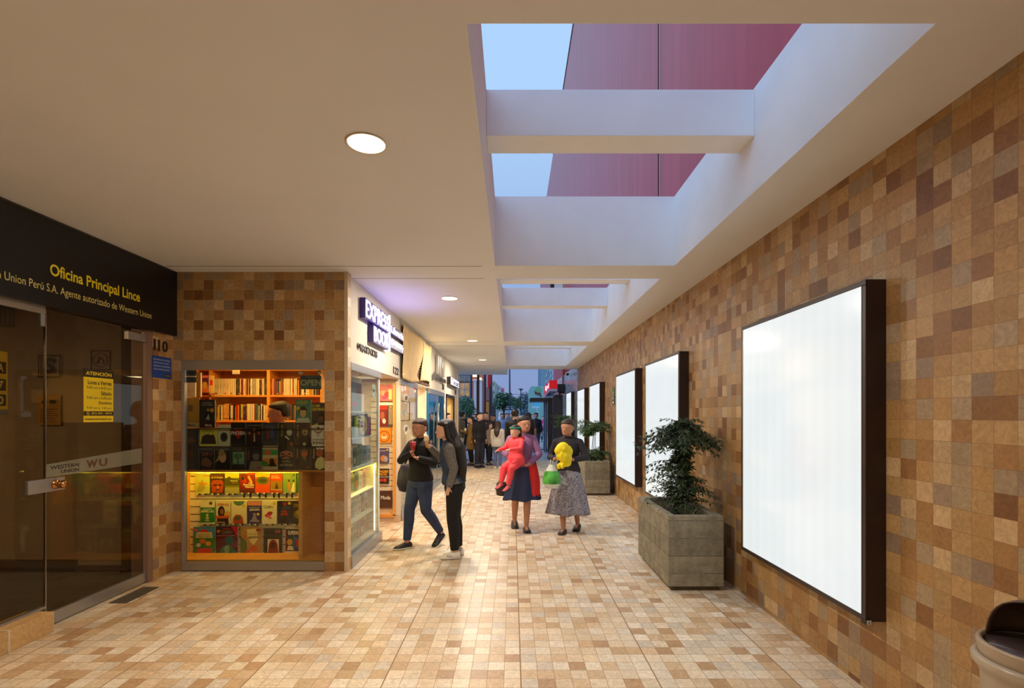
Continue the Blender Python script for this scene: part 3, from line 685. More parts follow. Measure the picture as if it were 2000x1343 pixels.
# exchange rate board inside at the left edge
t = thing('rate_board', 'yellow rate board with dark number tiles behind the glass at the left edge', 'notice board', (-3.51, 0, 0))
b = MB(); b.box(-.03, 0, 3.05, 3.492, 1.62, 2.022, m_py); b.box(-.03, .001, 3.05, 3.492, 1.585, 1.62, mat((130, 130, 124), .5)); obj('board', b, t, bevel=.006)
for s, z in (('A', 1.888), ('7', 1.77), ('0', 1.665)):
    b = MB(); b.box(.001, .004, 3.28, 3.474, z - .02, z + .06, m_pk); tl = obj('number_tile', b, t)
    e_text('character', s, 3.42, 3.455, z - .008, z + .048, .005, m_y2, tl, .03)
# stickers inside the office, on its back wall
def frame_sign(lab, x, z, s, col, kind):
    t = thing('wall_sticker', lab, 'sticker', (x, 4.995 if x > -4.33 else 5.178, z))
    b = MB(); q = s / 2
    for a in ((-q, q, -q, -q + .012), (-q, q, q - .012, q), (-q, -q + .012, -q, q), (q - .012, q, -q, q)): b.box(a[0], a[1], -.002, 0, a[2], a[3], mat(col, .7))
    obj('border', b, t)
    if kind == 'S': text_obj('lettering', 'S', -.055, .055, -.075, .085, -.003, mat(col, .7), t, .05)
    else:
        b = MB(); b.tube([(.07 * math.cos(a), -.003, .0 + .07 * math.sin(a)) for a in [2 * PI * j / 24 for j in range(25)]], .003, mat(col, .7), 5); b.tube([(-.03, -.003, -.03), (-.01, -.003, .03), (.03, -.003, .0), (.03, -.003, -.035)], .006, mat(col, .7), 5); obj('symbol', b, t)
frame_sign('square sticker with a bold letter S on the wall inside the office', -4.78, 2.09, .23, (52, 44, 32), 'S')
frame_sign('square outlined sticker with a round symbol inside the office', -4.10, 2.13, .2, (96, 40, 30), 'o')
t = thing('yellow_notice', 'dim orange-yellow notice with dark print on the wall inside the office', 'notice', (-4.78, 5.178, 1.48))
b = MB(); b.box(-.12, .12, -.003, 0, 0, .31, mat((176, 124, 20), .6)); obj('sheet', b, t)
b = MB()
for k in range(7): b.box(-.09, .09 - .02 * (k % 3), -.004, -.003, .03 + k * .022, .036 + k * .022, m_pk)
b.slab(ell(-.05, .24, .03, .02), -.005, -.003, m_pk); b.slab(ell(.04, .24, .04, .02), -.005, -.003, m_pk); obj('print', b, t)
t = thing('ceiling_speaker_grille', 'dark perforated grille hanging inside the office at the upper left edge', 'grille', (-3.72, 3.35, 2.22))
b = MB(); b.box(-.1, .1, -.3, .3, 0, .26, m_blackm); obj('case', b, t)
b = MB()
for i in range(10):
    for j in range(18): b.box(.1, .103, -.28 + j * .032, -.264 + j * .032, .015 + i * .024, .027 + i * .024, mat((60, 58, 50), .5))
b.box(.0, .02, -.02, .02, .26, .54, m_blackm); obj('perforated_front', b, t)

# ============================================================ books
def book(x, z, w, h, face, base, lab, shapes=(), texts=(), th=.018, name='book', cat='book', group=None, tilt=0.0):
    """paperback standing cover-out; (x, z) its lower left corner on the plane 'face' = (X or Y position, orientation)"""
    pos, orient = face
    if orient == 'S': t = thing(name, lab, cat, (x, pos, z), 0, group)
    else: t = thing(name, lab, cat, (pos, x, z), PI / 2, group)
    if tilt: t.rotation_euler.x = tilt
    b = MB(); c = mat(base, .38)
    b.box(0, w, 0, .0012, 0, h, c); b.box(0, w, th - .0012, th, 0, h, c); b.box(0, .0012, 0, th, 0, h, c)
    for k, s in enumerate(shapes):
        yy_ = -.0006 - .0004 * k
        if s[0] == 'r': b.slab([(s[1] * w, s[2] * h), (s[3] * w, s[2] * h), (s[3] * w, s[4] * h), (s[1] * w, s[4] * h)], yy_, 0, mat(s[5], .38))
        elif s[0] == 'e': b.slab(ell(s[1] * w, s[2] * h, s[3] * w, s[4] * h), yy_, 0, mat(s[5], .38))
        elif s[0] == 'p': b.slab([(u * w, v * h) for u, v in s[1]], yy_, 0, mat(s[2], .38))
    obj('cover', b, t)
    b = MB(); b.box(.0012, w - .003, .0014, th - .0014, .003, h - .003, m_paper); obj('pages', b, t)
    if texts:
        for s in texts:
            b = MB(); put_text(b, s[0], s[1] * w, s[3] * w, s[2] * h, s[4] * h, -.0006 - .0004 * len(shapes) - .0005, mat(s[5], .5), s[6] if len(s) > 6 else 0.0, rot=(len(s) > 7)); obj('title', b, t)
    return t
def face_shapes(cx, cy, r, skin, hair, cloth):
    return [('p', [(cx - 1.9 * r, 0), (cx + 1.9 * r, 0), (cx + 1.4 * r, cy - 1.0 * r), (cx - 1.4 * r, cy - 1.0 * r)], cloth), ('e', cx, cy + .1 * r, r * 1.12, r * .95, hair), ('e', cx, cy - .1 * r, r * .86, r * .78, skin), ('r', cx - r * .8, cy + r * .35, cx + r * .8, cy + r * .75, hair)]
MP = lambda Y: Y / F
def bk(px0, px1, py0, py1, Y, *a, **k):
    """placed by its measured position on the shelf plane at distance Y"""
    s = Y / F
    return book((px0 - 1001) * s, EYE - (py1 - 811) * s, (px1 - px0) * s, (py1 - py0) * s, (Y, 'S'), *a, **k)
DK = (44, 38, 34); G1 = 'books displayed against the front window glass'; Y1 = 5.19
SK = (176, 128, 92)
bk(356, 389, 777, 835, Y1 + .03, (170, 130, 44), 'gold book with a small square picture and pale band, upper left of the window', [('r', .0, 0, 1, .17, (196, 170, 110)), ('r', .36, .55, .62, .76, (96, 84, 60)), ('r', .1, .9, .9, .905, (110, 84, 30))], [('María', .32, .05, .76, .13, (60, 50, 40), .02)], group=G1)
bk(389.5, 420, 780, 835, Y1 + .03, DK, 'black book with a white figure and yellow seal, beside the gold book', [('r', 0, 0, 1, .17, (58, 28, 22)), ('e', .55, .45, .2, .16, (20, 18, 20)), ('e', .55, .63, .07, .05, SK), ('p', [(.4, .3), (.6, .5), (.66, .28)], (150, 150, 150)), ('e', .8, .62, .12, .075, (190, 150, 40))], [('LA NOVELA', .22, .86, .8, .91, (190, 186, 180)), ('MÁS LEÍDA', .15, .79, .88, .84, (190, 186, 180)), ('María', .38, .05, .8, .13, (220, 214, 200), .02)], group=G1)
bk(357, 388, 836, 871, Y1, (48, 50, 46), 'dark book with a bronze boat shape, left end of the upper dark row', [('e', .5, .3, .33, .1, (110, 76, 44)), ('e', .5, .42, .1, .12, (96, 70, 44))], [('HISTORIAS', .08, .85, .92, .93, (120, 126, 120))], group=G1)
bk(390, 424, 836, 871, Y1, (208, 196, 72), 'yellow-green book with a dark row of people on its cover', [('p', [(.05, .12), (.95, .12), (.88, .5), (.8, .66), (.6, .62), (.5, .68), (.3, .62), (.15, .55)], (56, 42, 34)), ('e', .3, .66, .05, .05, SK), ('e', .52, .69, .05, .05, SK), ('e', .74, .66, .05, .05, SK)], [('Consejo de', .2, .88, .75, .94, (60, 60, 40), .01), ('nuestros abuelos', .12, .79, .85, .85, (60, 60, 40), .01)], group=G1)
bk(425.5, 449.5, 829, 871, Y1 + .01, (196, 186, 150), 'beige book with a dark round blot, left of the black PHOBIA cover', [('e', .5, .42, .3, .22, (70, 56, 50)), ('e', .5, .46, .18, .17, (44, 36, 44)), ('r', .1, .83, .9, .835, (120, 100, 80))], [], group=G1)
bk(451, 480, 825, 871, Y1, (26, 24, 24), 'black book titled PHOBIA with a red triangle', [('p', [(.5, .3), (.9, .6), (.7, .72), (.3, .72), (.1, .6)], (160, 24, 28))], [('WULF DORN', .08, .72, .9, .78, (150, 130, 120)), ('PHOBIA', .03, .48, .97, .64, (224, 214, 204), .01)], group=G1)
bk(481, 512, 825, 871, Y1, (40, 28, 26), 'dark book with a red-lit group of figures, right of the PHOBIA book', [('e', .5, .45, .2, .3, (66, 20, 18)), ('e', .5, .72, .08, .06, SK), ('e', .2, .55, .09, .06, (150, 84, 54)), ('e', .8, .55, .09, .06, (140, 70, 50)), ('p', [(.46, .2), (.56, .2), (.54, .55), (.48, .55)], (190, 170, 150))], [('Los Hermanos', .1, .86, .95, .92, (160, 150, 150))], group=G1)
bk(513, 543, 825, 871, Y1, (58, 58, 64), 'slate-blue book with a red and a blue figure on its cover', [('r', .25, .3, .45, .75, (130, 52, 42)), ('r', .5, .35, .72, .78, (60, 84, 120)), ('r', 0, 0, 1, .2, (74, 66, 60))], [('Cuentos', .15, .84, .7, .9, (130, 140, 150)), ('Completos', .15, .76, .85, .82, (130, 140, 150))], group=G1)
bk(544, 575, 825, 871, Y1, (62, 56, 42), 'brown book with a white-haired portrait and vertical yellow name, mid upper row', face_shapes(.68, .62, .2, (190, 176, 150), (52, 46, 40), (34, 34, 38)) + [('p', [(.45, .45), (.7, .3), (.62, .28), (.4, .4)], (220, 214, 200)), ('r', .72, .04, .92, .16, (170, 60, 40))], [('Dickens', .16, .42, .28, .9, (200, 160, 60), .02, 1)], group=G1)
bk(576, 606, 825, 871, Y1, (66, 50, 36), 'brown book with a moustached portrait and vertical name, left of the white IT book', face_shapes(.66, .66, .24, (168, 138, 90), (60, 42, 26), (40, 32, 28)) + [('e', .66, .56, .08, .03, (60, 44, 30)), ('e', .62, .09, .11, .07, (190, 180, 140))], [('Allan Poe', .12, .38, .24, .9, (196, 160, 90), .02, 1)], group=G1)
bk(608, 634, 830, 871, Y1, (222, 208, 182), 'white book titled IT with a dark red bird-like emblem', [('e', .52, .86, .11, .07, (120, 30, 24)), ('p', [(.08, .86), (.3, .72), (.74, .72), (.96, .86), (.74, .66), (.52, .6), (.3, .66)], (120, 30, 24)), ('p', [(.2, .74), (.52, .66), (.84, .74), (.52, .7)], (222, 208, 182))], [('IT', .42, .46, .62, .56, (40, 24, 20), .02), ('STEPHEN', .06, .27, .97, .35, (90, 30, 28), .02), ('KING', .12, .1, .94, .23, (90, 30, 28), .03)], group=G1)
bk(577, 607, 780, 825, Y1 + .02, (56, 122, 96), 'green book with a portrait and yellow seal in the upper right of the window', face_shapes(.5, .45, .25, (196, 160, 104), (50, 40, 26), (190, 186, 160)) + [('e', .17, .62, .13, .085, (206, 180, 50))], [('LA VIDA ZINC', .05, .88, .85, .95, (206, 190, 60), .02), ('DE RAMON', .12, .8, .75, .87, (206, 190, 60), .02)], group=G1)
bk(608.5, 634.5, 786, 830, Y1 + .02, (70, 58, 50), 'grey-brown book with big yellow title and a dark portrait at the window edge', face_shapes(.72, .32, .2, (110, 74, 54), (24, 20, 20), (40, 34, 34)) + [('e', .2, .2, .16, .1, (40, 40, 50)), ('p', [(.15, 0), (.45, .1), (.5, .0)], (190, 190, 40))], [('O REI', .06, .8, .62, .92, (224, 196, 40), .03), ('NEYMAR', .06, .64, .98, .77, (224, 196, 40), .03)], group=G1)
Y2 = 5.17
bk(358, 388, 872.5, 917, Y2, (46, 48, 46), 'dark book with a teal-lit side portrait, left end of the lower dark row', [('p', [(0, 0), (.3, .1), (.2, .8), (0, .9)], (84, 110, 100)), ('e', .42, .7, .2, .17, (90, 56, 44))], [], group=G1)
bk(389, 418.5, 872.5, 917, Y2, (46, 36, 34), 'dark book with a reclining figure in brown tones, lower dark row', [('p', [(.1, .2), (.7, .1), (.9, .3), (.5, .55), (.2, .5)], (116, 76, 58)), ('e', .3, .68, .1, .08, (130, 60, 44)), ('e', .52, .7, .09, .08, (120, 70, 50)), ('e', .78, .66, .08, .07, (120, 40, 40))], [('DRAMAS', .08, .87, .9, .94, (140, 140, 140))], group=G1)
bk(419.5, 449.5, 872.5, 917, Y2, (30, 26, 28), 'black book with a fair-haired profile, lower dark row', [('p', [(.0, .3), (.35, .45), (.5, .85), (.3, .7)], (164, 128, 80)), ('e', .52, .55, .22, .24, (186, 142, 104)), ('e', .44, .74, .22, .14, (150, 116, 72))], [('Los Miserables', .08, .87, .94, .94, (170, 166, 160))], group=G1)
bk(450.5, 480, 872.5, 917, Y2, (38, 36, 30), 'dark book with a misty green tree picture, lower dark row', [('r', .14, .28, .9, .78, (104, 138, 100)), ('e', .5, .6, .28, .14, (60, 92, 60)), ('r', .46, .28, .52, .5, (30, 34, 24)), ('r', .02, .25, .98, .262, (170, 170, 170))], [('El Jardín', .25, .85, .8, .93, (120, 110, 60))], group=G1)
bk(481, 511.5, 872.5, 917, Y2, (40, 34, 40), 'dark book with a grey bearded portrait and vertical red name, lower dark row', face_shapes(.62, .62, .24, (112, 102, 90), (60, 52, 50), (130, 116, 92)) + [('r', .72, .06, .92, .14, (150, 60, 50))], [('Chejov', .08, .4, .2, .9, (170, 60, 50), .02, 1)], group=G1)
bk(512.5, 542.5, 870.5, 917, Y2, (196, 168, 116), 'tan book with two green and orange picture strips', [('r', 0, .62, 1, .84, (56, 140, 52)), ('e', .35, .72, .25, .1, (190, 90, 60)), ('r', 0, .14, 1, .48, (206, 124, 40)), ('p', [(0, .14), (.5, .14), (.3, .34), (0, .42)], (70, 120, 44)), ('e', .62, .36, .16, .12, (70, 34, 26)), ('p', [(.4, .14), (.95, .14), (.8, .3), (.5, .3)], (44, 28, 24))], [], group=G1)
bk(543.5, 574, 871, 917, Y2, (58, 54, 52), 'grey book with a veiled face and a handwritten title, lower dark row', [('p', [(.1, .55), (.3, .45), (.7, .47), (.95, .55), (.9, .75), (.5, .82), (.15, .75)], (176, 110, 74)), ('e', .3, .67, .1, .03, (30, 24, 24)), ('e', .7, .67, .1, .03, (30, 24, 24)), ('p', [(0, .45), (.5, .57), (1, .45), (1, .5), (.5, .62), (0, .52)], (50, 44, 44))], [('Las Mil y', .25, .3, .78, .4, (214, 196, 130)), ('una Noches', .1, .16, .92, .27, (214, 196, 130))], group=G1)
bk(575, 606.5, 872.5, 917, Y2, (60, 48, 38), 'brown book with a red-faced bearded portrait and vertical name, lower dark row', face_shapes(.62, .72, .2, (190, 96, 56), (120, 84, 54), (70, 56, 44)) + [('p', [(.5, .55), (.75, .55), (.66, .36)], (120, 100, 70)), ('r', .74, .06, .92, .16, (150, 76, 40))], [('Tolstoi', .14, .5, .24, .92, (200, 150, 70), .02, 1)], group=G1)
bk(607.5, 634.5, 872.5, 917, Y2, (58, 40, 34), 'dark red-brown book with a white-robed portrait, right end of the lower dark row', [('e', .65, .94, .28, .08, (220, 212, 190)), ('e', .62, .74, .26, .18, (170, 84, 46)), ('p', [(.3, .1), (.6, 0), (1, .1), (1, .5), (.75, .58), (.45, .5), (.3, .3)], (214, 196, 120))], [('Platón', .14, .5, .26, .92, (206, 180, 110), .02, 1)], group=G1)
# display ledges behind the glass
t = thing('display_shelf', 'shallow wooden display ledges holding the dark books against the window', 'shelf', (0, 0, 0))
for z in (EYE - (835.5 - 811) * MP(5.22), EYE - (871.5 - 811) * MP(5.2), EYE - (917.5 - 811) * MP(5.18)):
    b = MB(); b.box(-3.43, -1.95, 5.165, 5.26, z - .010, z - .001, mat((70, 48, 28), .5)); obj('ledge', b, t)
b = MB(); b.box(-3.43, -1.95, 5.235, 5.25, EYE - (917 - 811) * MP(5.2) - .02, EYE - (835.5 - 811) * MP(5.22) - .01, mat((60, 40, 24), .6)); obj('back_board', b, t)

# lower slatwall display with its LED strip
YS = 5.44; S = YS / F
def wx(px): return (px - 1001) * S
def wz(py): return EYE - (py - 811) * S
t = thing('slatwall_display', 'cream slatted display panel lit by a yellow LED strip, low in the front window', 'display panel', (0, 0, 0))
b = MB(); b.box(wx(370), wx(606), YS, YS + .03, wz(1100), wz(918), mat((236, 222, 184), .45)); obj('panel', b, t)
b = MB()
for py in (930, 945, 959, 974, 989, 1004, 1018, 1033, 1048, 1063, 1078, 1093): b.box(wx(372), wx(605), YS - .0015, YS, wz(py) - .004, wz(py) + .004, mat((74, 34, 14), .7))
obj('grooves', b, t)
b = MB(); b.box(wx(371) - .03, wx(371), 5.27, YS + .03, .10, wz(914), m_wood); b.box(wx(604.7), wx(606) + .03, 5.16, YS + .03, .10, wz(914), m_wood); b.box(wx(606) + .03, -1.93, YS - .05, YS + .03, .10, wz(914), m_wooddk); obj('wood_cheeks', b, t)
b = MB(); b.box(-3.527, -1.93, 5.27, YS + .03, 1.0, 1.02, m_wooddk); b.box(-3.43, -1.93, 5.155, 5.27, 1.0, 1.02, m_wooddk); b.box(-3.43, -1.93, 5.155, 5.27, .08, .10, m_wood); b.box(-3.527, -1.93, 5.27, YS + .03, .08, .10, m_wood); obj('boards', b, t)
t = thing('led_strip', 'bright yellow LED strip along the top of the slatted book display', 'light strip', (0, 0, 0))
b = MB(); m_led = mat((255, 226, 60), .5, emit=7.0)
n = 64
for k in range(n):
    x = wx(372) + (wx(603) - wx(372)) * (k + .5) / n; dz = .004 * math.sin(k * .35)
    b.box(x - .006, x + .006, 5.235, 5.243, .982 + dz, .990 + dz, m_led)
obj('diodes', b, t)
b = MB(); b.box(wx(371), wx(604), 5.232, 5.250, .988, .9985, mat((250, 240, 200), .5)); obj('carrier', b, t)
lamp('led_strip_lamp', 'AREA', ((wx(372) + wx(603)) / 2, 5.24, .98), (255, 206, 40), 5.5, (math.radians(25), 0, 0), shape='RECTANGLE', size=1.25, size_y=.02)
G2 = 'books clipped to the slatted display'; YB = YS - .035
CN_ = {}
def clips(px0, px1, py, long_=False):
    rn = 'top' if py < 970 else ('middle' if py < 1030 else 'bottom'); CN_[rn] = CN_.get(rn, 0) + 1
    for u in (.3, .72):
        t_ = thing('book_clip', '%s clear bracket under the %s book of the %s row, slatted display' % ('left' if u < .5 else 'right', ['first', 'second', 'third', 'fourth', 'fifth', 'sixth', 'seventh', 'eighth'][CN_[rn] - 1], rn), 'bracket', (wx(px0 + (px1 - px0) * u), YS, wz(py)), group='clear book brackets on the slatted display')
        b_ = MB(); d = .05 if long_ else .012
        b_.box(-.010, .010, -.004, -.0015, -d, 0, mat((70, 66, 50), .3)); b_.box(-.010, .010, -.042, -.002, -.002, .0, mat((150, 146, 120), .2)); b_.box(-.010, .010, -.044, -.042, -.002, .012, mat((200, 196, 170), .2)); obj('plate', b_, t_)
def sk(px0, px1, py0, py1, *a, **k):
    lg_ = k.pop('lg', False); bk(px0, px1, py0, py1, YB, *a, group=G2, **k); clips(px0, px1, py1 + .6, lg_)
seal = lambda u, v: ('e', u, v, .1, .065, (214, 180, 40))
sk(381, 409.5, 926, 963.5, (176, 176, 96), 'pale yellow-green book with faint red script, upper left of the slatted display', [('p', [(.1, .1), (.5, .1), (.7, .3), (.5, .75), (.3, .5)], (150, 140, 70)), ('r', .55, .9, 1, .94, (190, 80, 40))], [('Azteca', .2, .46, .82, .62, (206, 96, 44), .02)])
sk(411, 438, 924.5, 963.5, (60, 26, 20), 'dark book with an orange stone face on its cover', [('p', [(.1, .05), (.9, .05), (.95, .55), (.8, .68), (.2, .68), (.05, .55)], (150, 60, 30)), ('e', .35, .42, .14, .04, (60, 24, 16)), ('e', .68, .42, .14, .04, (60, 24, 16)), ('e', .55, .32, .06, .08, (206, 110, 50)), ('e', .52, .2, .14, .03, (70, 24, 16))], [('DESMONTANDO', .1, .84, .92, .9, (170, 80, 40), .02), ('EL FUTURO', .1, .76, .92, .83, (222, 196, 150), .03)])
sk(439.5, 467, 924, 963.5, (110, 104, 50), 'olive book with a dark hill and white title', [('r', 0, .78, 1, 1, (206, 190, 50)), ('p', [(0, .7), (.3, .86), (.5, .74), (1, .7), (1, .4), (0, .4)], (70, 64, 30)), ('r', 0, 0, 1, .3, (146, 136, 90))], [('Historia', .4, .6, .9, .67, (220, 216, 180), .01), ('del Perú', .5, .5, .95, .56, (190, 110, 60))])
sk(468.5, 497.5, 923, 962, (128, 30, 24), 'dark red book titled in white in front of a battle picture', [('r', .4, .9, 1, 1, (206, 50, 34)), ('p', [(.5, .8), (.8, .4), (.85, .55), (.62, .88)], (214, 150, 60)), ('e', .3, .6, .15, .14, (170, 40, 30)), ('e', .2, .72, .1, .1, (50, 40, 24)), ('r', 0, .04, 1, .18, (90, 40, 30))], [('Doña', .6, .46, .85, .52, (240, 230, 210), .02), ('Francisca', .25, .36, .96, .45, (240, 230, 210), .03), ('Pizarro', .36, .26, .94, .34, (240, 230, 210), .03)], lg=True)
sk(498.5, 527.5, 923, 962, (196, 76, 34), 'orange book with a dark green oval band', [('r', 0, .78, 1, 1, (240, 170, 30)), ('e', .5, .62, .42, .2, (90, 96, 50)), ('r', 0, 0, 1, .3, (206, 70, 34)), ('e', .52, .62, .26, .1, (60, 60, 40))], [], lg=True)
sk(528.5, 551.5, 924, 962, (180, 70, 30), 'book with a red top block and a brown landscape picture', [('r', 0, .62, 1, .95, (200, 62, 30)), ('r', 0, .16, 1, .6, (150, 110, 50)), ('p', [(.35, .2), (.5, .55), (.7, .2)], (70, 60, 30)), ('r', 0, .15, 1, .17, (220, 200, 150))], [('CIEN AÑOS', .08, .84, .7, .9, (236, 220, 190), .02), ('DE SOLEDAD', .08, .74, .8, .8, (236, 220, 190), .02)], lg=True)
sk(552.5, 578, 924, 962, (120, 148, 96), 'sage green book with two small standing figures', [('p', [(.36, .1), (.58, .1), (.54, .55), (.4, .55)], (190, 130, 50)), ('e', .47, .62, .07, .07, (50, 34, 26)), ('p', [(.6, .06), (.92, .02), (.88, .55), (.78, .5)], (226, 216, 180)), ('e', .82, .62, .07, .06, (50, 34, 26)), ('e', .84, .9, .07, .045, (60, 60, 40))], [('Orgullo y', .12, .84, .55, .9, (200, 206, 160)), ('Prejuicio', .12, .74, .62, .8, (200, 206, 160))], lg=True)
sk(580, 604.5, 924, 962, (24, 130, 84), 'bright green book with a red triangular dress', [('p', [(.45, .03), (.98, .03), (.76, .5), (.66, .5)], (176, 30, 34)), ('e', .71, .56, .05, .06, (90, 50, 40)), ('e', .2, .44, .1, .05, (20, 60, 50)), ('e', .86, .9, .07, .045, (20, 70, 40))], [('Ana', .12, .84, .36, .91, (200, 220, 180)), ('Karenina', .12, .75, .68, .82, (180, 210, 170))], lg=True)
sk(391.5, 419.5, 978, 1022.5, (40, 124, 40), 'green and white book with a pale stacked stone figure', [('r', 0, .72, 1, 1, (216, 206, 176)), ('e', .72, .9, .12, .07, (100, 44, 34)), ('e', .48, .38, .09, .08, (196, 190, 150)), ('e', .48, .25, .13, .06, (186, 180, 140)), ('e', .48, .14, .16, .04, (176, 170, 130)), ('r', 0, 0, 1, .05, (216, 206, 176))], [('LAFUENTE', .2, .6, .8, .68, (226, 226, 190), .01), ('SEMILLAS', .05, .5, .95, .6, (236, 232, 200), .03)])
sk(421.5, 450, 978, 1022.5, (214, 196, 150), 'cream book titled in red with a seated dark-haired woman', [('e', .38, .52, .24, .26, (44, 30, 26)), ('e', .42, .54, .12, .12, (150, 96, 70)), ('e', .8, .42, .22, .14, (214, 160, 50)), ('r', .02, .24, .92, .35, (206, 84, 34)), ('p', [(.05, 0), (.9, 0), (.85, .24), (.1, .24)], (34, 26, 28)), ('p', [(.05, .04), (.7, .02), (.6, .09), (.1, .1)], (170, 110, 76))], [('USTED S.A.', .1, .8, .9, .9, (176, 40, 34), .02)])
sk(451.5, 481.5, 978, 1022.5, (222, 204, 160), 'cream book with a patterned orange head shape at its foot', [('p', [(.08, 0), (.82, 0), (.74, .28), (.6, .4), (.3, .4), (.12, .25)], (176, 76, 40)), ('e', .42, .25, .2, .09, (90, 90, 60)), ('p', ell(.5, 1.0, .36, .2, 12, PI, 2 * PI), (90, 120, 96)), seal(.82, .8)], [])
sk(483.5, 510.5, 978, 1022.5, (66, 50, 108), 'violet book with a pale meditating figure and yellow seal', [('r', 0, .8, 1, 1, (206, 130, 100)), ('e', .5, .4, .1, .08, (150, 140, 150)), ('p', [(.36, .32), (.64, .32), (.7, .12), (.3, .12)], (140, 130, 150)), ('p', [(.1, .08), (.9, .08), (.75, .18), (.25, .18)], (140, 130, 150)), seal(.76, .42)], [('PALABRAS QUE', .1, .68, .9, .75, (200, 190, 190)), ('SANAN', .14, .57, .86, .67, (236, 226, 214), .02)])
sk(511.5, 540.5, 977, 1022.5, (226, 212, 176), 'cream book with pink blossom on its cover', [('e', .45, .38, .2, .07, (196, 60, 76)), ('e', .55, .46, .18, .07, (170, 40, 60)), ('e', .4, .32, .14, .06, (206, 96, 100)), ('e', .56, .26, .1, .05, (206, 110, 106)), ('e', .3, .36, .1, .05, (186, 60, 76)), seal(.84, .88)], [('Coelho', .12, .68, .78, .8, (60, 54, 46))])
sk(542, 569.5, 978, 1022.5, (44, 38, 48), 'dark book titled in red and blue, left of the one with a golden nebula', [seal(.84, .9)], [('YO', .35, .78, .65, .94, (190, 50, 40), .03), ('FUERTE', .1, .64, .9, .74, (60, 90, 110), .02), ('DEL', .3, .5, .7, .6, (190, 60, 40), .03), ('AMOR', .2, .36, .75, .48, (190, 60, 40), .03)])
sk(570, 599, 978, 1022.5, (50, 44, 36), 'dark book with a golden glowing streak and yellow seal', [('e', .48, .42, .34, .2, (130, 116, 44)), ('e', .5, .5, .24, .1, (176, 160, 70)), ('p', [(.3, .3), (.8, .1), (.85, .2), (.45, .42)], (140, 124, 54)), seal(.82, .55)], [('PENSAR EL', .15, .82, .7, .88, (190, 160, 60), .01), ('UNIVERSO', .15, .73, .75, .8, (190, 160, 60), .01)])
sk(377.5, 420.5, 1029, 1084, (66, 128, 60), 'large picture book with a red roof banner and animals in a basket, lower left', [('r', 0, .66, 1, 1, (70, 130, 170)), ('p', [(.12, .62), (.88, .62), (.84, .82), (.16, .82)], (222, 206, 140)), ('p', [(.28, .82), (.72, .82), (.6, .92), (.4, .92)], (190, 50, 36)), ('e', .42, .5, .15, .08, (206, 110, 50)), ('e', .68, .42, .13, .08, (214, 150, 60)), ('e', .24, .36, .1, .07, (190, 200, 190)), ('e', .12, .9, .08, .05, (200, 70, 40)), ('p', [(.15, .02), (.9, .04), (.8, .26), (.2, .24)], (196, 56, 34))], [('El cuento de la', .22, .74, .78, .79, (70, 40, 20), .01), ('señora Cebra', .2, .66, .8, .72, (70, 40, 20), .01)])
sk(422, 464.5, 1028, 1084, (96, 30, 44), 'large dark pink and teal illustrated book, second of the bottom row', [('r', 0, .72, 1, 1, (60, 26, 34)), ('p', [(.7, 1), (1, .6), (1, 1)], (196, 30, 50)), ('e', .62, .52, .2, .14, (30, 96, 96)), ('p', [(.1, 0), (.3, .3), (.55, .4), (.8, .24), (.95, .1), (.8, 0)], (44, 116, 110)), ('e', .5, .2, .12, .14, (130, 160, 130)), ('e', .12, .84, .08, .05, (200, 110, 50)), ('r', .05, .68, .85, .69, (220, 150, 160))], [('DIVE CITY', .35, .9, .72, .95, (220, 60, 80), .02), ('ZAMBRA', .25, .74, .78, .87, (120, 110, 90), .03)])
sk(469.5, 511.5, 1029, 1084, (176, 130, 60), 'large picture book with a cream shield title and foxes, middle of the bottom row', [('p', [(.3, .92), (.75, .95), (.85, .6), (.6, .36), (.34, .6)], (226, 206, 140)), ('p', [(0, 0), (.35, 0), (.28, .5), (0, .7)], (90, 110, 44)), ('e', .62, .24, .16, .1, (190, 84, 40)), ('e', .2, .66, .1, .08, (196, 110, 60)), ('p', [(.25, .05), (.45, .05), (.4, .22), (.28, .2)], (196, 60, 30)), ('e', .84, .9, .12, .06, (140, 60, 30))], [('Sólo para', .38, .72, .8, .79, (60, 40, 24)), ('genios', .38, .57, .86, .7, (60, 40, 24), .01)])
sk(515.5, 551, 1031.5, 1084, (50, 44, 38), 'dark comic volume with a white-framed red and brown picture', [('r', .2, .1, .82, .6, (220, 206, 176)), ('p', [(.22, .1), (.8, .1), (.74, .42), (.6, .58), (.42, .58), (.28, .42)], (130, 34, 26)), ('e', .5, .36, .14, .1, (70, 24, 22)), ('r', .62, .84, .9, .92, (206, 110, 80)), ('r', .02, .66, .98, .78, (66, 60, 52))], [('MARVEL', .64, .855, .88, .905, (60, 20, 16), .02)])
sk(557.5, 591.5, 1032.5, 1084, (226, 214, 190), 'comic with a blue, red and black cover, right end of the bottom row', [('r', 0, .16, 1, 1, (40, 38, 44)), ('r', 0, .16, .05, 1, (190, 40, 34)), ('p', [(.4, .3), (.75, .2), (.95, .3), (.8, .6), (.5, .75)], (50, 96, 160)), ('e', .74, .46, .14, .16, (190, 34, 34)), ('e', .25, .5, .16, .12, (206, 160, 60)), ('p', [(.1, .2), (.5, .2), (.4, .36), (.15, .36)], (220, 210, 190)), ('e', .84, .84, .13, .075, (190, 140, 110))], [('SUPERMAN', .16, .78, .95, .93, (240, 232, 214), .03)])

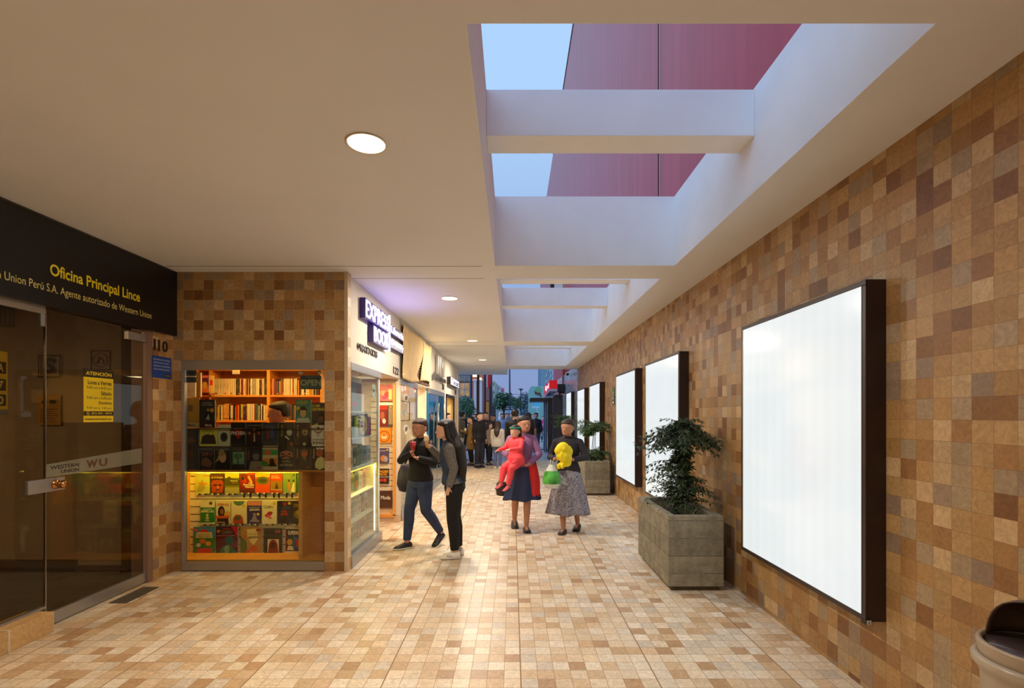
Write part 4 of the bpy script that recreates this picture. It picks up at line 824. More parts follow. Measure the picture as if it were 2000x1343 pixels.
# back bookcase
YC = 6.40; SC = YC / F
def cx_(px): return (px - 1001) * SC
def cz(py): return EYE - (py - 811) * SC
t = thing('bookcase', 'amber wooden bookcase with two bays at the back of the bookshop', 'bookcase', (0, 0, 0))
b = MB(); b.box(cx_(386), cx_(640), YC + .24, YC + .26, .05, cz(720), m_wooddk); obj('back_panel', b, t)
for pa, pb in ((382, 386), (408, 412), (521, 527), (625, 629)):
    b = MB(); b.box(cx_(pa), cx_(pb), YC, YC + .24, .05, cz(720), m_wood); obj('side_panel', b, t)
for pz in (719.5, 771.2, 820.4, 872):
    b = MB(); b.box(cx_(386), cx_(521), YC, YC + .24, cz(pz) - .022, cz(pz), m_wood); b.box(cx_(527), cx_(625), YC, YC + .24, cz(pz) - .022, cz(pz), m_wood); obj('shelf', b, t)
spines = {}
ordn = ['first', 'second', 'third', 'fourth', 'fifth', 'sixth', 'seventh', 'eighth', 'ninth', 'tenth', 'eleventh', 'twelfth', 'thirteenth', 'fourteenth', 'fifteenth', 'sixteenth', 'seventeenth', 'eighteenth', 'nineteenth', 'twentieth', 'twenty-first', 'twenty-second', 'twenty-third', 'twenty-fourth', 'twenty-fifth', 'twenty-sixth', 'twenty-seventh', 'twenty-eighth', 'twenty-ninth', 'thirtieth', 'thirty-first', 'thirty-second', 'thirty-third', 'thirty-fourth', 'thirty-fifth', 'thirty-sixth']
CN = {'w': ((236, 222, 196), 'cream'), 'k': ((44, 34, 30), 'black'), 'b': ((120, 66, 44), 'brown'), 'r': ((200, 40, 30), 'red'), 'o': ((232, 140, 50), 'orange'), 'u': ((70, 90, 130), 'blue'), 'p': ((66, 52, 96), 'violet'), 't': ((70, 130, 140), 'teal'), 'y': ((206, 190, 60), 'yellow'), 'g': ((96, 92, 80), 'grey'), 'm': ((130, 66, 84), 'mauve'), 'e': ((226, 176, 110), 'peach')}
def shelf_row(px0, px1, pz, codes, where, grp, hmin=29, hmax=33.5):
    unit = (px1 - px0) / sum(wd_ for _, wd_ in codes); px = px0; r = random.Random(int(px0 * 7 + pz))
    for k, (c, wd_) in enumerate(codes):
        col, cn = CN[c]; pw = unit * wd_; ph = 32.2 if (c == 'w' and pz < 775) else r.uniform(hmin, hmax)
        col = tuple(max(0, min(255, v + r.randint(-10, 10))) for v in col)
        t = thing('shelved_book', '%s book spine, %s from the left, %s' % (cn, ordn[k], where), 'book', (cx_(px), YC + .02, cz(pz)), group=grp)
        w_ = pw * SC - .0012; h_ = ph * SC
        b = MB(); mt_ = mat(col, .45); b.box(0, w_, 0, .004, 0, h_, mt_); b.box(0, .0015, 0, .145, 0, h_, mt_); b.box(w_ - .0015, w_, 0, .145, 0, h_, mt_)
        dark = sum(col) < 330
        tc_ = mat((200, 170, 130) if dark else r.choice([(150, 110, 80), (176, 60, 44), (120, 90, 70)]), .5)
        u0 = r.uniform(.3, .5)
        if w_ > .012 and r.random() < .5: b.box(w_ * .42, w_ * .56, -.0006, 0, h_ * u0, h_ * (u0 + r.uniform(.2, .38)), tc_)
        if r.random() < .22 and w_ > .012: b.box(0, w_, -.0005, 0, h_ * .06, h_ * .14, tc_)
        obj('cover', b, t)
        b = MB(); b.box(.0016, w_ - .0016, .004, .143, .002, h_ - .004, m_paper); obj('pages', b, t)
        px += pw
shelf_row(417, 520, 771.2, [('w', 3), ('w', 2.6), ('w', 2.8), ('w', 3.2), ('w', 2.4), ('w', 3), ('w', 3.1), ('w', 2.6), ('w', 2.8), ('w', 3), ('w', 2.8), ('w', 3.4), ('w', 4), ('w', 3.4), ('k', 2.5), ('g', 2.5), ('k', 2.2), ('w', 2.6), ('b', 2.2), ('m', 2.2), ('w', 3.6), ('e', 2.4), ('b', 3.6), ('w', 1.4), ('p', 2.6), ('w', 5), ('k', 1), ('w', 2.8), ('k', 1), ('w', 3), ('w', 5), ('k', 2.2), ('m', 3.2), ('w', 3.8), ('g', 2.6), ('k', 3)], 'left bay of the top shelf', 'books on the top shelf, left bay')
shelf_row(528, 622, 771.2, [('r', 2.6), ('w', 1.6), ('o', 1.6), ('m', 3.4), ('r', 1.4), ('u', 4), ('k', 1.2), ('o', 3), ('t', 3.4), ('r', 2.6), ('w', 3.2), ('w', 2.6), ('w', 3), ('w', 3.4), ('y', 1.2), ('w', 3.8), ('r', 2.8), ('w', 3), ('w', 3), ('k', 1), ('o', 3), ('k', 1.8), ('m', 2.4), ('w', 5.6), ('k', 3), ('w', 4), ('w', 3.6), ('o', 4), ('y', 3.8), ('p', 3.4), ('w', 1.4), ('p', 3), ('b', 3)], 'right bay of the top shelf', 'books on the top shelf, right bay', 27, 33)
shelf_row(421, 520, 820.4, [('g', 2), ('y', 2.6), ('w', 1.2), ('k', 2), ('w', 3.2), ('o', 1.6), ('e', 3), ('e', 3.4), ('e', 3.2), ('k', 2.4), ('w', 4.6), ('g', 1.4), ('k', 2.4), ('w', 1.2), ('r', 3.6), ('o', 2.6), ('k', 2.4), ('y', 4.4), ('p', 4), ('b', 2.6), ('w', 5.6), ('w', 4), ('w', 3.6), ('b', 3.2), ('t', 4), ('w', 2), ('k', 2), ('w', 2.4), ('k', 2), ('w', 3.4), ('w', 3)], 'left bay of the second shelf', 'books on the second shelf, left bay', 27, 32.5)
shelf_row(556, 577, 820.4, [('g', 3), ('b', 2.6), ('g', 2.8), ('b', 3), ('k', 2.4), ('g', 3), ('w', 2)], 'right bay of the second shelf', 'books on the second shelf, right bay', 28, 32)
bk(392, 408, 731, 766.5, 6.28, (90, 44, 96), 'purple and red picture book standing face-out at the left of the top shelf', [('r', 0, 0, .95, .35, (206, 110, 60)), ('e', .5, .4, .3, .2, (206, 160, 70)), ('r', .05, .8, .95, .95, (196, 40, 60))], [('CUENTOS', .1, .83, .9, .92, (240, 200, 200), .02)])
bk(408.5, 417, 733, 768, 6.30, (222, 190, 120), 'cream and red book face-out beside the purple picture book', [('r', 0, .45, .8, .75, (206, 50, 34)), ('e', .4, .85, .3, .08, (230, 180, 50))], [])
bk(384, 392, 727, 775, 6.2, (96, 88, 82), 'tall grey binder leaning at the far left of the bookshelf', [('r', .9, 0, 1, 1, (140, 130, 120))], [], th=.03)
b = MB(); b.box(-3.53, -3.352, 5.30, 5.32, EYE + .195, 2.06, mat((232, 220, 186), .7)); tag(obj('white_side_board', b), 'white upright board at the left edge inside the front window, behind the card stickers', 'board')
# card stickers, OPEN plate, price card
for k, (z0, lab) in enumerate(((722, 'upper dark payment card sticker on the window corner'), (735, 'lower dark payment card sticker on the window corner'))):
    zt = EYE + (811 - z0) * MP(5.095)
    t = thing('card_sticker', lab, 'sticker', (-3.345, 5.096, zt - .062), group='payment card stickers')
    b = MB(); b.box(.03, .135, -.001, .0, 0, .06, mat((50, 56, 56), .5)); b.box(.03, .135, -.0014, -.001, .058, .062, mat((190, 196, 190), .5)); obj('sticker', b, t)
    text_obj('lettering', 'VISA', .052, .118, .018, .042, -.002, m_black, t, .04)
so = Y1 / F
t = thing('open_sign', 'dark green OPEN sign hung by suction cups inside the front window', 'sign', ((587.5 - 1001) * 5.16 / F, 5.15, EYE + (811 - 760) * 5.16 / F))
ww, hh = 40.5 * 5.16 / F, 27 * 5.16 / F
b = MB(); b.box(0, ww, 0, .004, 0, hh, mat((60, 84, 76), .4)); b.box(0, ww, -.0006, 0, hh * .72, hh * .8, mat((24, 36, 44), .4)); b.box(.005, ww * .25, -.001, 0, hh * .82, hh * .95, mat((24, 40, 96), .4)); b.box(ww * .4, ww * .95, -.001, 0, hh * .05, hh * .09, m_black); obj('plate', b, t)
text_obj('lettering', 'OPEN', .003, ww - .003, hh * .26, hh * .7, -.002, mat((166, 164, 120), .5), t, .02)
for u in (.0, .93):
    b = MB(); b.cyl((ww * u, -.012, hh + .03), (ww * u, -.002, hh + .03), .022, .024, mat((206, 180, 160), .15), 20); b.cyl((ww * u, -.016, hh + .03), (ww * u, -.012, hh + .03), .01, .01, m_paper, 12); obj('suction_cup', b, t)
t = thing('price_card', 'small white card hanging from the top edge of the bookcase', 'card', (cx_(455.5), YC - .02, cz(730.5)))
b = MB(); b.box(0, .095, -.001, .001, 0, .06, mat((240, 232, 214), .7)); b.box(.012, .08, -.0015, -.001, .012, .016, mat((120, 110, 100), .7)); obj('card', b, t)

# ---- side window display (faces the corridor)
t = thing('side_display_shelving', 'white glass-fronted display shelving in the side window with vertical LED strip', 'display shelving', (0, 0, 0))
sh = mat((236, 232, 214), .4)
b = MB(); b.box(-1.905, -1.89, 5.27, 6.30, .12, 2.04, mat((232, 226, 200), .5)); obj('back_board', b, t)
for z in (.14, .42, .70, 1.005, 1.33, 1.62):
    b = MB(); b.box(-1.89, -1.72, 5.27, 6.30, z - .008, z + .004, sh); obj('shelf', b, t)
b = MB(); b.box(-1.89, -1.70, 6.28, 6.30, .12, 1.005, mat((214, 196, 130), .5)); obj('end_board', b, t)
m_ledw = mat((255, 244, 200), .5, emit=5.0); m_ledy = mat((255, 220, 90), .5, emit=4.0)
t = thing('led_strip', 'vertical white LED strip at the end of the side window', 'light strip', (0, 0, 0))
b = MB()
for k in range(46): b.box(-1.716, -1.708, 6.215, 6.24, .16 + k * .0182, .17 + k * .0182, m_ledw)
obj('diodes', b, t); b = MB(); b.box(-1.722, -1.716, 6.205, 6.25, .15, .995, mat((240, 236, 214), .4)); obj('carrier', b, t)
t = thing('led_strip', 'horizontal pale yellow LED strip under the middle shelf of the side window', 'light strip', (0, 0, 0))
b = MB()
for k in range(52): b.box(-1.716, -1.708, 5.28 + k * .018, 5.291 + k * .018, .978, .988, m_ledy)
obj('diodes', b, t); b = MB(); b.box(-1.73, -1.705, 5.275, 6.22, .988, .997, mat((250, 240, 180), .4)); obj('carrier', b, t)
lamp('side_led_lamp', 'AREA', (-1.74, 5.8, .98), (255, 232, 140), 5.0, (0, math.radians(-30), 0), shape='RECTANGLE', size=.03, size_y=1.0)
r = random.Random(31); G3 = 'books in the side window display'
pal = [(170, 160, 120), (120, 130, 110), (196, 186, 150), (96, 110, 120), (190, 110, 90), (150, 140, 90), (210, 200, 176), (110, 96, 80), (130, 150, 150), (176, 90, 84)]
palname = ['khaki', 'sage', 'cream', 'slate blue', 'salmon', 'olive', 'ivory', 'dark tan', 'pale teal', 'dusty red']
rows = [(.146, 'bottom'), (.426, 'second'), (.706, 'third'), (1.011, 'fourth'), (1.336, 'fifth')]
for (z, rn) in rows:
    y = 5.30; k = 0
    while y < 6.13:
        wd_ = r.uniform(.12, .16) if z < 1 else r.uniform(.10, .18); h_ = r.uniform(.20, .235); ci = r.randrange(10)
        sh_ = [('r', .1, .55, .9, .8, tuple(max(0, v - 50) for v in pal[ci])), ('e', .5, .3, .28, .18, pal[(ci + 3) % 10])]
        book(y, z, wd_ - .01, h_, (-1.80 if z < 1 else -1.76, 'E'), pal[ci], '%s book, %s from the left on the %s shelf of the side window' % (palname[ci], ordn[k], rn), sh_, [], name='book', group=G3)
        y += wd_; k += 1
for (ya, yb, c, lab, extra) in ((5.28, 5.52, (176, 80, 60), 'red and yellow boxed game on the top shelf of the side window', [('r', .05, .7, .95, .9, (206, 176, 80)), ('e', .5, .4, .3, .2, (150, 150, 80))]),
                          (5.54, 5.98, (110, 110, 96), 'grey boxed set with a red oval title on the top shelf of the side window', [('e', .4, .25, .25, .1, (190, 70, 60)), ('r', .6, .4, .95, .95, (130, 70, 40))])):
    book(ya, 1.63, yb - ya, .33, (-1.80, 'E'), c, lab, extra, [], th=.04, name='boxed_set', cat='box')
for (ya, yb, za, zb, c, lab, extra) in ((5.54, 5.66, 1.34, 1.57, (196, 196, 60), 'lime yellow narrow book in the middle of the side window', []),
      (5.66, 6.02, 1.34, 1.60, (110, 96, 110), 'large square album with a round yellow picture in the side window', [('e', .5, .5, .42, .45, (232, 190, 40)), ('e', .35, .55, .14, .15, (60, 44, 34)), ('e', .65, .5, .13, .14, (200, 140, 90)), ('e', .5, .3, .1, .08, (190, 60, 50))]),
      (6.02, 6.16, 1.34, 1.56, (150, 60, 96), 'magenta dotted book beside the yellow round album', [('e', .3, .3, .1, .06, (220, 140, 180)), ('e', .6, .5, .1, .06, (220, 140, 180)), ('e', .4, .75, .1, .06, (220, 140, 180))])):
    book(ya, za, yb - ya - .01, zb - za, (-1.735, 'E'), c, lab, extra, [])
t = thing('hanging_card', 'white card hanging on a string behind the side window glass', 'card', (-1.705, 6.10, 1.80))
b = MB(); b.box(-.001, .001, 0, .13, 0, .16, mat((240, 238, 232), .6)); b.box(.001, .0015, .04, .09, .07, .10, m_blackm); obj('card', b, t)
b = MB(); b.tube([(0, .03, .16), (0, .06, .25), (0, .10, .16)], .0015, m_paper, 4); obj('string', b, t)

# ---- frontal display panel in the doorway (Y 7.5)
YD = 7.49; SD = YD / F
dx = lambda px: (px - 1001) * SD
dz = lambda py: EYE - (py - 811) * SD
t = thing('slatwall_display', 'narrow cream slatted panel in a wooden frame inside the bookshop doorway', 'display panel', (0, 0, 0))
b = MB(); b.box(dx(724), dx(770), YD, YD + .01, dz(1005), dz(748), mat((238, 224, 190), .5)); obj('panel', b, t)
b = MB()
for k in range(22): b.box(dx(724), dx(769.5), YD - .0015, YD, dz(762 + k * 11) - .004, dz(762 + k * 11) + .004, mat((120, 84, 54), .7))
obj('grooves', b, t)
b = MB(); b.box(dx(769), dx(773), YD - .06, YD + .01, dz(1005), dz(748), m_wood); b.box(dx(724), dx(773), YD - .06, YD + .01, dz(1008), dz(1003), m_wood); obj('wood_frame', b, t)
def db(px0, px1, py0, py1, *a, **k):
    book(dx(px0), dz(py1), (px1 - px0) * SD, (py1 - py0) * SD, (YD - .03, 'S'), *a, group='books on the doorway display panel', **k)
db(741, 768, 750.5, 783, (206, 110, 90), 'pink and orange crowded picture magazine at the top of the doorway panel', [('e', .3, .5, .2, .15, (222, 170, 110)), ('e', .6, .4, .22, .16, (190, 50, 40)), ('e', .4, .2, .2, .1, (196, 60, 110)), ('r', .7, .1, .95, .7, (226, 196, 110)), ('e', .8, .85, .2, .08, (222, 60, 100))], [])
db(741, 758, 791, 832.5, (120, 44, 34), 'red and brown comic under the crowded magazine on the doorway panel', [('r', 0, .8, 1, 1, (206, 50, 30)), ('e', .4, .5, .25, .2, (170, 90, 60)), ('e', .6, .25, .2, .12, (226, 210, 190))], [])
db(758.8, 768.8, 791, 832.5, (84, 76, 66), 'narrow grey patterned book beside the red comic on the doorway panel', [('r', .1, .1, .9, .85, (150, 130, 104)), ('r', .2, .87, .8, .96, (190, 140, 50))], [])
db(738, 764.5, 835, 864, (236, 136, 30), 'bright orange book with a round emblem on the doorway panel', [('e', .5, .42, .42, .38, (150, 70, 20)), ('e', .5, .42, .37, .33, (236, 136, 30)), ('e', .5, .42, .2, .17, (236, 214, 170)), ('e', .5, .5, .14, .08, (200, 110, 40))], [('AMERICA', .1, .86, .85, .95, (236, 190, 90), .02)])
db(741, 760.5, 874.5, 903, (84, 74, 104), 'violet book with orange figures and a yellow seal on the doorway panel', [('e', .45, .3, .3, .22, (206, 130, 60)), ('e', .7, .25, .2, .2, (170, 160, 170)), seal(.85, .88)], [('Cuentos', .1, .78, .7, .88, (220, 200, 190), .01)])
db(741, 760.5, 914.5, 944, (60, 40, 30), 'dark book with orange lettering on the doorway panel', [('e', .25, .25, .16, .1, (206, 50, 30)), ('e', .6, .25, .16, .12, (206, 80, 30))], [('PADRE', .05, .74, .95, .9, (240, 170, 30), .04), ('RICO', .05, .56, .8, .72, (240, 170, 30), .04), ('PADRE POBRE', .1, .42, .95, .5, (220, 210, 200), .02)])
db(742, 766.5, 957.5, 991, (84, 54, 38), 'brown square book titled Moda in white near the floor of the doorway panel', [('r', .08, .42, .92, .43, (60, 36, 26))], [('Moda', .12, .5, .88, .72, (236, 226, 210), .02)])

# ---- signs over the shops
t = thing('shop_sign', 'violet block sign with glowing white letters EXPRESS BOOK over the bookshop', 'sign', (XL, 0, 0))
m_vio = mat((50, 32, 110), .4, emit=.10); m_lw = mat((240, 234, 255), .4, emit=.85); m_gray = mat((150, 146, 150), .5)
def sign_row(name, s, y0, y1, z0, z1, pad, d=.070, steps=None):
    z0 += .008; z1 -= .008; y0 += .01
    b_ = MB(); n_ = len(s); cw = (y1 - y0) / n_
    b_.box(.004, d - .004, y0 - pad, y1 + pad, z0 - pad, z1 + pad, m_vio)
    o_ = obj('block', b_, t, bevel=.002)
    e_text('lettering', s, y0, y1, z0, z1, d, m_lw, o_, .004, .012)
sign_row('x', 'EXPRESS', 5.54, 6.56, 2.665, 2.875, .016)
sign_row('x', 'BOOK', 5.86, 6.56, 2.445, 2.635, .014)
b = MB(); b.box(.0, .078, 6.60, 6.63, 2.43, 2.90, m_lw); obj('divider_bar', b, t)
sign_row('x', 'Librería', 6.74, 7.48, 2.69, 2.80, .012, .06)
sign_row('x', 'Delivery', 6.74, 7.48, 2.50, 2.62, .012, .06)
for y_ in (5.9, 6.6): lamp('sign_glow', 'SPOT', (XL + .32, y_, 2.32), (150, 140, 255), 9, (PI, 0, 0), spot_size=2.2, spot_blend=1.0, shadow_soft_size=.02)
t = thing('phone_number', 'dark phone number 984174178 with a round phone icon on the cream fascia', 'lettering', (XL, 0, 0))
e_text('digits', '984174178', 5.53, 6.24, 2.29, 2.375, .008, m_brown, t, .01, .01)
b = MB(); b.tube([(.006, 5.475 + .034 * math.cos(a), 2.335 + .034 * math.sin(a)) for a in [2 * PI * j / 20 for j in range(21)]], .004, m_brown, 6); b.tube([(.006, 5.465, 2.352), (.006, 5.468, 2.33), (.006, 5.488, 2.32)], .006, m_brown, 6); obj('phone_icon', b, t)
t = thing('house_number', 'dark metal numerals 122 over the bookshop door', 'house number', (XL, 0, 0)); e_text('numerals', '122', 7.10, 7.42, 2.175, 2.275, .006, m_brown, t, .0, .01)
for y, s, lab in ((12.05, '128', 'small dark shop number over the blue glass doors'), (14.7, '132', 'small dark shop number over the last doorway')):
    t = thing('house_number', lab, 'house number', (XL, 0, 0)); e_text('numerals', s, y, y + .26, 2.20, 2.34, .006, m_brown, t, .01, .01)
# torn banner
t = thing('torn_banner', 'yellowed canvas banner with a long tear, tied over the second shop', 'banner', (XL + .012, 0, 0))
m_can = mat((232, 200, 144), .85, noise=.08, nscale=8)
b = MB(); n = 44; mrow = 20; tear_y = 9.05
def zt_(u): return 2.975 - .03 * math.sin(u * PI) - .02 * math.sin(u * 9)
def zb_(u): return 2.165 - .05 * math.sin(u * 5 + .6) + .03 * u
for side in (0, 1):
    vs_ = []
    for i in range(mrow + 1):
        v = i / mrow
        gap = .34 * (max(0, v - .30) / .55) ** 1.3 * (1 if v < .85 else max(.25, 1 - (v - .85) * 5))
        a0, a1 = (7.56, tear_y + .12 - gap - .25 * v * v) if side == 0 else (tear_y + .12 - .25 * v * v + .02, 10.10)
        for j in range(n + 1):
            yv = a0 + (a1 - a0) * j / n; u = (yv - 7.56) / 2.54
            vs_.append((.034 + .010 * math.sin(yv * 7 + v * 3) + .008 * math.sin(yv * 17 + v * 9), yv, zt_(u) + (zb_(u) - zt_(u)) * v))
    b.add(vs_, [(i * (n + 1) + j, i * (n + 1) + j + 1, (i + 1) * (n + 1) + j + 1, (i + 1) * (n + 1) + j) for i in range(mrow) for j in range(n)], m_can, True)
cn_ = obj('canvas', b, t); sol = cn_.modifiers.new('solid', 'SOLIDIFY'); sol.thickness = .003
b = MB()
for k in range(7): b.box(.02, .028, tear_y - .012 - .008 * k, tear_y + .012 + .008 * k, 2.62 - k * .045, 2.625 - k * .045, m_paper)
for y, z in ((7.6, 2.96), (7.6, 2.55), (7.6, 2.2), (10.06, 2.96), (10.06, 2.18)): b.ball((.02, y, z), .02, m_paper, 8, 6)
obj('lacing_and_ties', b, t)
b = MB(); b.box(.0, .004, 7.6, 10.08, 2.16, 2.94, mat((96, 60, 30), .8)); obj('backing_board', b, t)
# third and fourth shop signs
t = thing('shop_sign', 'tall pale metal letters above a grey metal name on the third shop fascia', 'sign', (XL, 0, 0))
m_lm = mat((206, 200, 188), .35, .5)
for k, (a, c) in enumerate(((10.75, 11.15), (11.25, 11.40), (11.5, 11.9))):
    e_text('tall_letter', 'JIM'[k], a, c, 2.48, 2.90, .04, m_lm, t, .0, .05)
e_text('lettering', 'JANNET MAKLIN', 10.45, 12.3, 2.34, 2.45, .04, mat((120, 116, 112), .35, .6), t, .02, .05)
t = thing('shop_sign', 'short white lit sign with grey letters on the last shop fascia', 'sign', (XL, 0, 0))
b = MB(); b.box(.0, .1, 12.9, 14.9, 2.38, 2.58, m_brown); bb_ = obj('case', b, t); b = MB(); b.box(.1, .104, 12.93, 14.87, 2.39, 2.57, mat((236, 234, 250), .4, emit=.9)); obj('lit_face', b, t)
e_text('lettering', 'Tecsat', 13.05, 14.75, 2.41, 2.55, .106, mat((96, 90, 110), .5), t, .03)
# second shop window stickers
for (y, z, lab) in ((7.95, 1.85, 'dark and white butterfly decal high on the second shop window'), (7.95, 1.36, 'white rabbit-like decal low on the second shop window')):
    t = thing('window_decal', lab, 'decal', (XL + .004, y, z))
    b = MB(); b.add([(0, .16 * math.cos(a) * (1 + .3 * math.sin(3 * a)), .08 * math.sin(a)) for a in [2 * PI * j / 24 for j in range(24)]], [tuple(range(24))], mat((240, 230, 214), .6)); obj('white_shape', b, t)
    b = MB()
    b.add([(.001, -.09, .01), (.001, -.02, .045), (.001, .06, .03), (.001, .13, .06), (.001, .10, -.01), (.001, .02, -.035), (.001, -.07, -.03)], [(0, 1, 2, 3, 4, 5, 6)], mat((110, 94, 92), .6))
    obj('dark_marks', b, t)
t = thing('window_decal', 'thin black outlined frame with a small blue picture on the second shop window', 'decal', (XL + .004, 7.62, 1.50))
b = MB(); b.tube([(0, 0, 0), (0, .6, 0), (0, .6, .3), (0, 0, .3)], .006, m_black, 4); obj('outline', b, t)
b = MB(); b.add([(0, .15 + .07 * math.cos(a), .12 + .05 * math.sin(a)) for a in [2 * PI * j / 12 for j in range(12)]], [tuple(range(12))], mat((130, 180, 200), .6)); obj('picture', b, t)
t = thing('pink_shopping_bag', 'small pink bag standing low inside the second shop window', 'bag', (XL - .25, 8.0, .55))
b = MB(); b.box(-.06, .06, -.14, .14, 0, .28, mat((220, 90, 110), .6)); obj('bag', b, t, bevel=.01); b = MB(); b.tube([(0, -.06, .28), (0, -.04, .38), (0, .04, .38), (0, .06, .28)], .006, mat((200, 70, 90), .6), 6); obj('handle', b, t)
t = thing('window_plinth', 'cream display block inside the second shop window under the pink bag', 'display block', (XL - .38, 7.65, .0)); b = MB(); b.box(0, .30, 0, 1.1, .0, .55, m_shop); obj('block', b, t)
t = thing('sticker', 'small red and white sticker at the top corner of the second shop window', 'sticker', (XL + .004, 8.6, 1.98)); b = MB(); b.box(0, .002, 0, .16, .04, .12, mat((236, 90, 80), .5)); b.box(0, .002, 0, .16, 0, .04, m_paper); obj('sticker', b, t)
t = thing('cyan_poster', 'cyan poster behind the blue glass doors of the third shop', 'poster', (XL - .1, 11.3, 1.35)); b = MB(); b.box(0, .004, 0, .95, 0, .66, mat((40, 190, 210), .5)); obj('sheet', b, t); b = MB(); b.box(.004, .005, .1, .5, .3, .42, m_paper); obj('print', b, t)
# ============================================================ people
def finish(prim, voxel, mts, name, smooth=2, mat_fn=None):
    """overlapping closed shapes fused into one continuous skin"""
    me = prim.mesh(name); o = bpy.data.objects.new(name, me); C.objects.link(o)
    r = o.modifiers.new('r', 'REMESH'); r.mode = 'VOXEL'; r.voxel_size = voxel; r.use_smooth_shade = True
    s = o.modifiers.new('s', 'SMOOTH'); s.factor = .5; s.iterations = smooth
    out = bake(o); bpy.data.objects.remove(o); bpy.data.meshes.remove(me)
    out.materials.clear()
    for m_i in mts: out.materials.append(m_i)
    if mat_fn:
        for p in out.polygons: p.material_index = mat_fn(p.center)
    return out
def cap(mb, p0, p1, r0, r1, seg=14, flat=1.0, up=None, round0=True, round1=True):
    """limb segment with rounded ends"""
    p0 = Vector(p0); p1 = Vector(p1); d = p1 - p0
    if d.length < 1e-6: return
    dn = d.normalized(); rg = []
    if round0:
        for a in (80, 55, 28): rg.append(ring(p0 - dn * r0 * math.sin(math.radians(a)), d, r0 * math.cos(math.radians(a)), r0 * flat * math.cos(math.radians(a)), seg, up))
    for u in (0, .33, .66, 1): rg.append(ring(p0 + d * u, d, r0 + (r1 - r0) * u, (r0 + (r1 - r0) * u) * flat, seg, up))
    if round1:
        for a in (28, 55, 80): rg.append(ring(p1 + dn * r1 * math.sin(math.radians(a)), d, r1 * math.cos(math.radians(a)), r1 * flat * math.cos(math.radians(a)), seg, up))
    mb.loft(rg, m_skin)
def hand(mb, w_, d, pn, s, curl, side):
    """palm, four unequal bent fingers and a thumb from the side of the palm; d = direction, pn = palm normal"""
    d = Vector(d).normalized(); pn = Vector(pn); pn = (pn - d * pn.dot(d)).normalized(); q = d.cross(pn) * side
    L_ = .105 * s; w_ = Vector(w_); pl = L_ * .48
    mb.loft([ring(w_ + d * pl * u, d, a * s, b_ * s, 12, q) for u, a, b_ in ((-.15, .014, .011), (.1, .019, .012), (.5, .025, .0125), (.9, .026, .011), (1.05, .022, .008))], m_skin)
    for k, (off, ln) in enumerate(((-.019, .86), (-.0065, 1.0), (.0065, .94), (.019, .74))):
        p = w_ + d * pl * .95 + q * (-off * s); a = 0
        dd = (d + q * (-off * 4)).normalized()
        for j, (seg, rr) in enumerate(((.42, .0058), (.32, .0052), (.26, .0046))):
            a += curl * (.6 + .25 * j) * (1 + .08 * k)
            v = dd * math.cos(a) + pn * math.sin(a); n_ = p + v * L_ * .56 * ln * seg
            cap(mb, p, n_, rr * s, rr * s * .92, 8); p = n_
    p = w_ + d * pl * .22 + q * .020 * s; a = 0
    for j, (seg, rr) in enumerate(((.34, .0078), (.26, .0066), (.2, .0056))):
        v = (d * .75 + q * (.75 - .35 * j) + pn * (.25 + curl * .45 * (j + 1))).normalized(); n_ = p + v * L_ * seg
        cap(mb, p, n_, rr * s, rr * s * .9, 8); p = n_
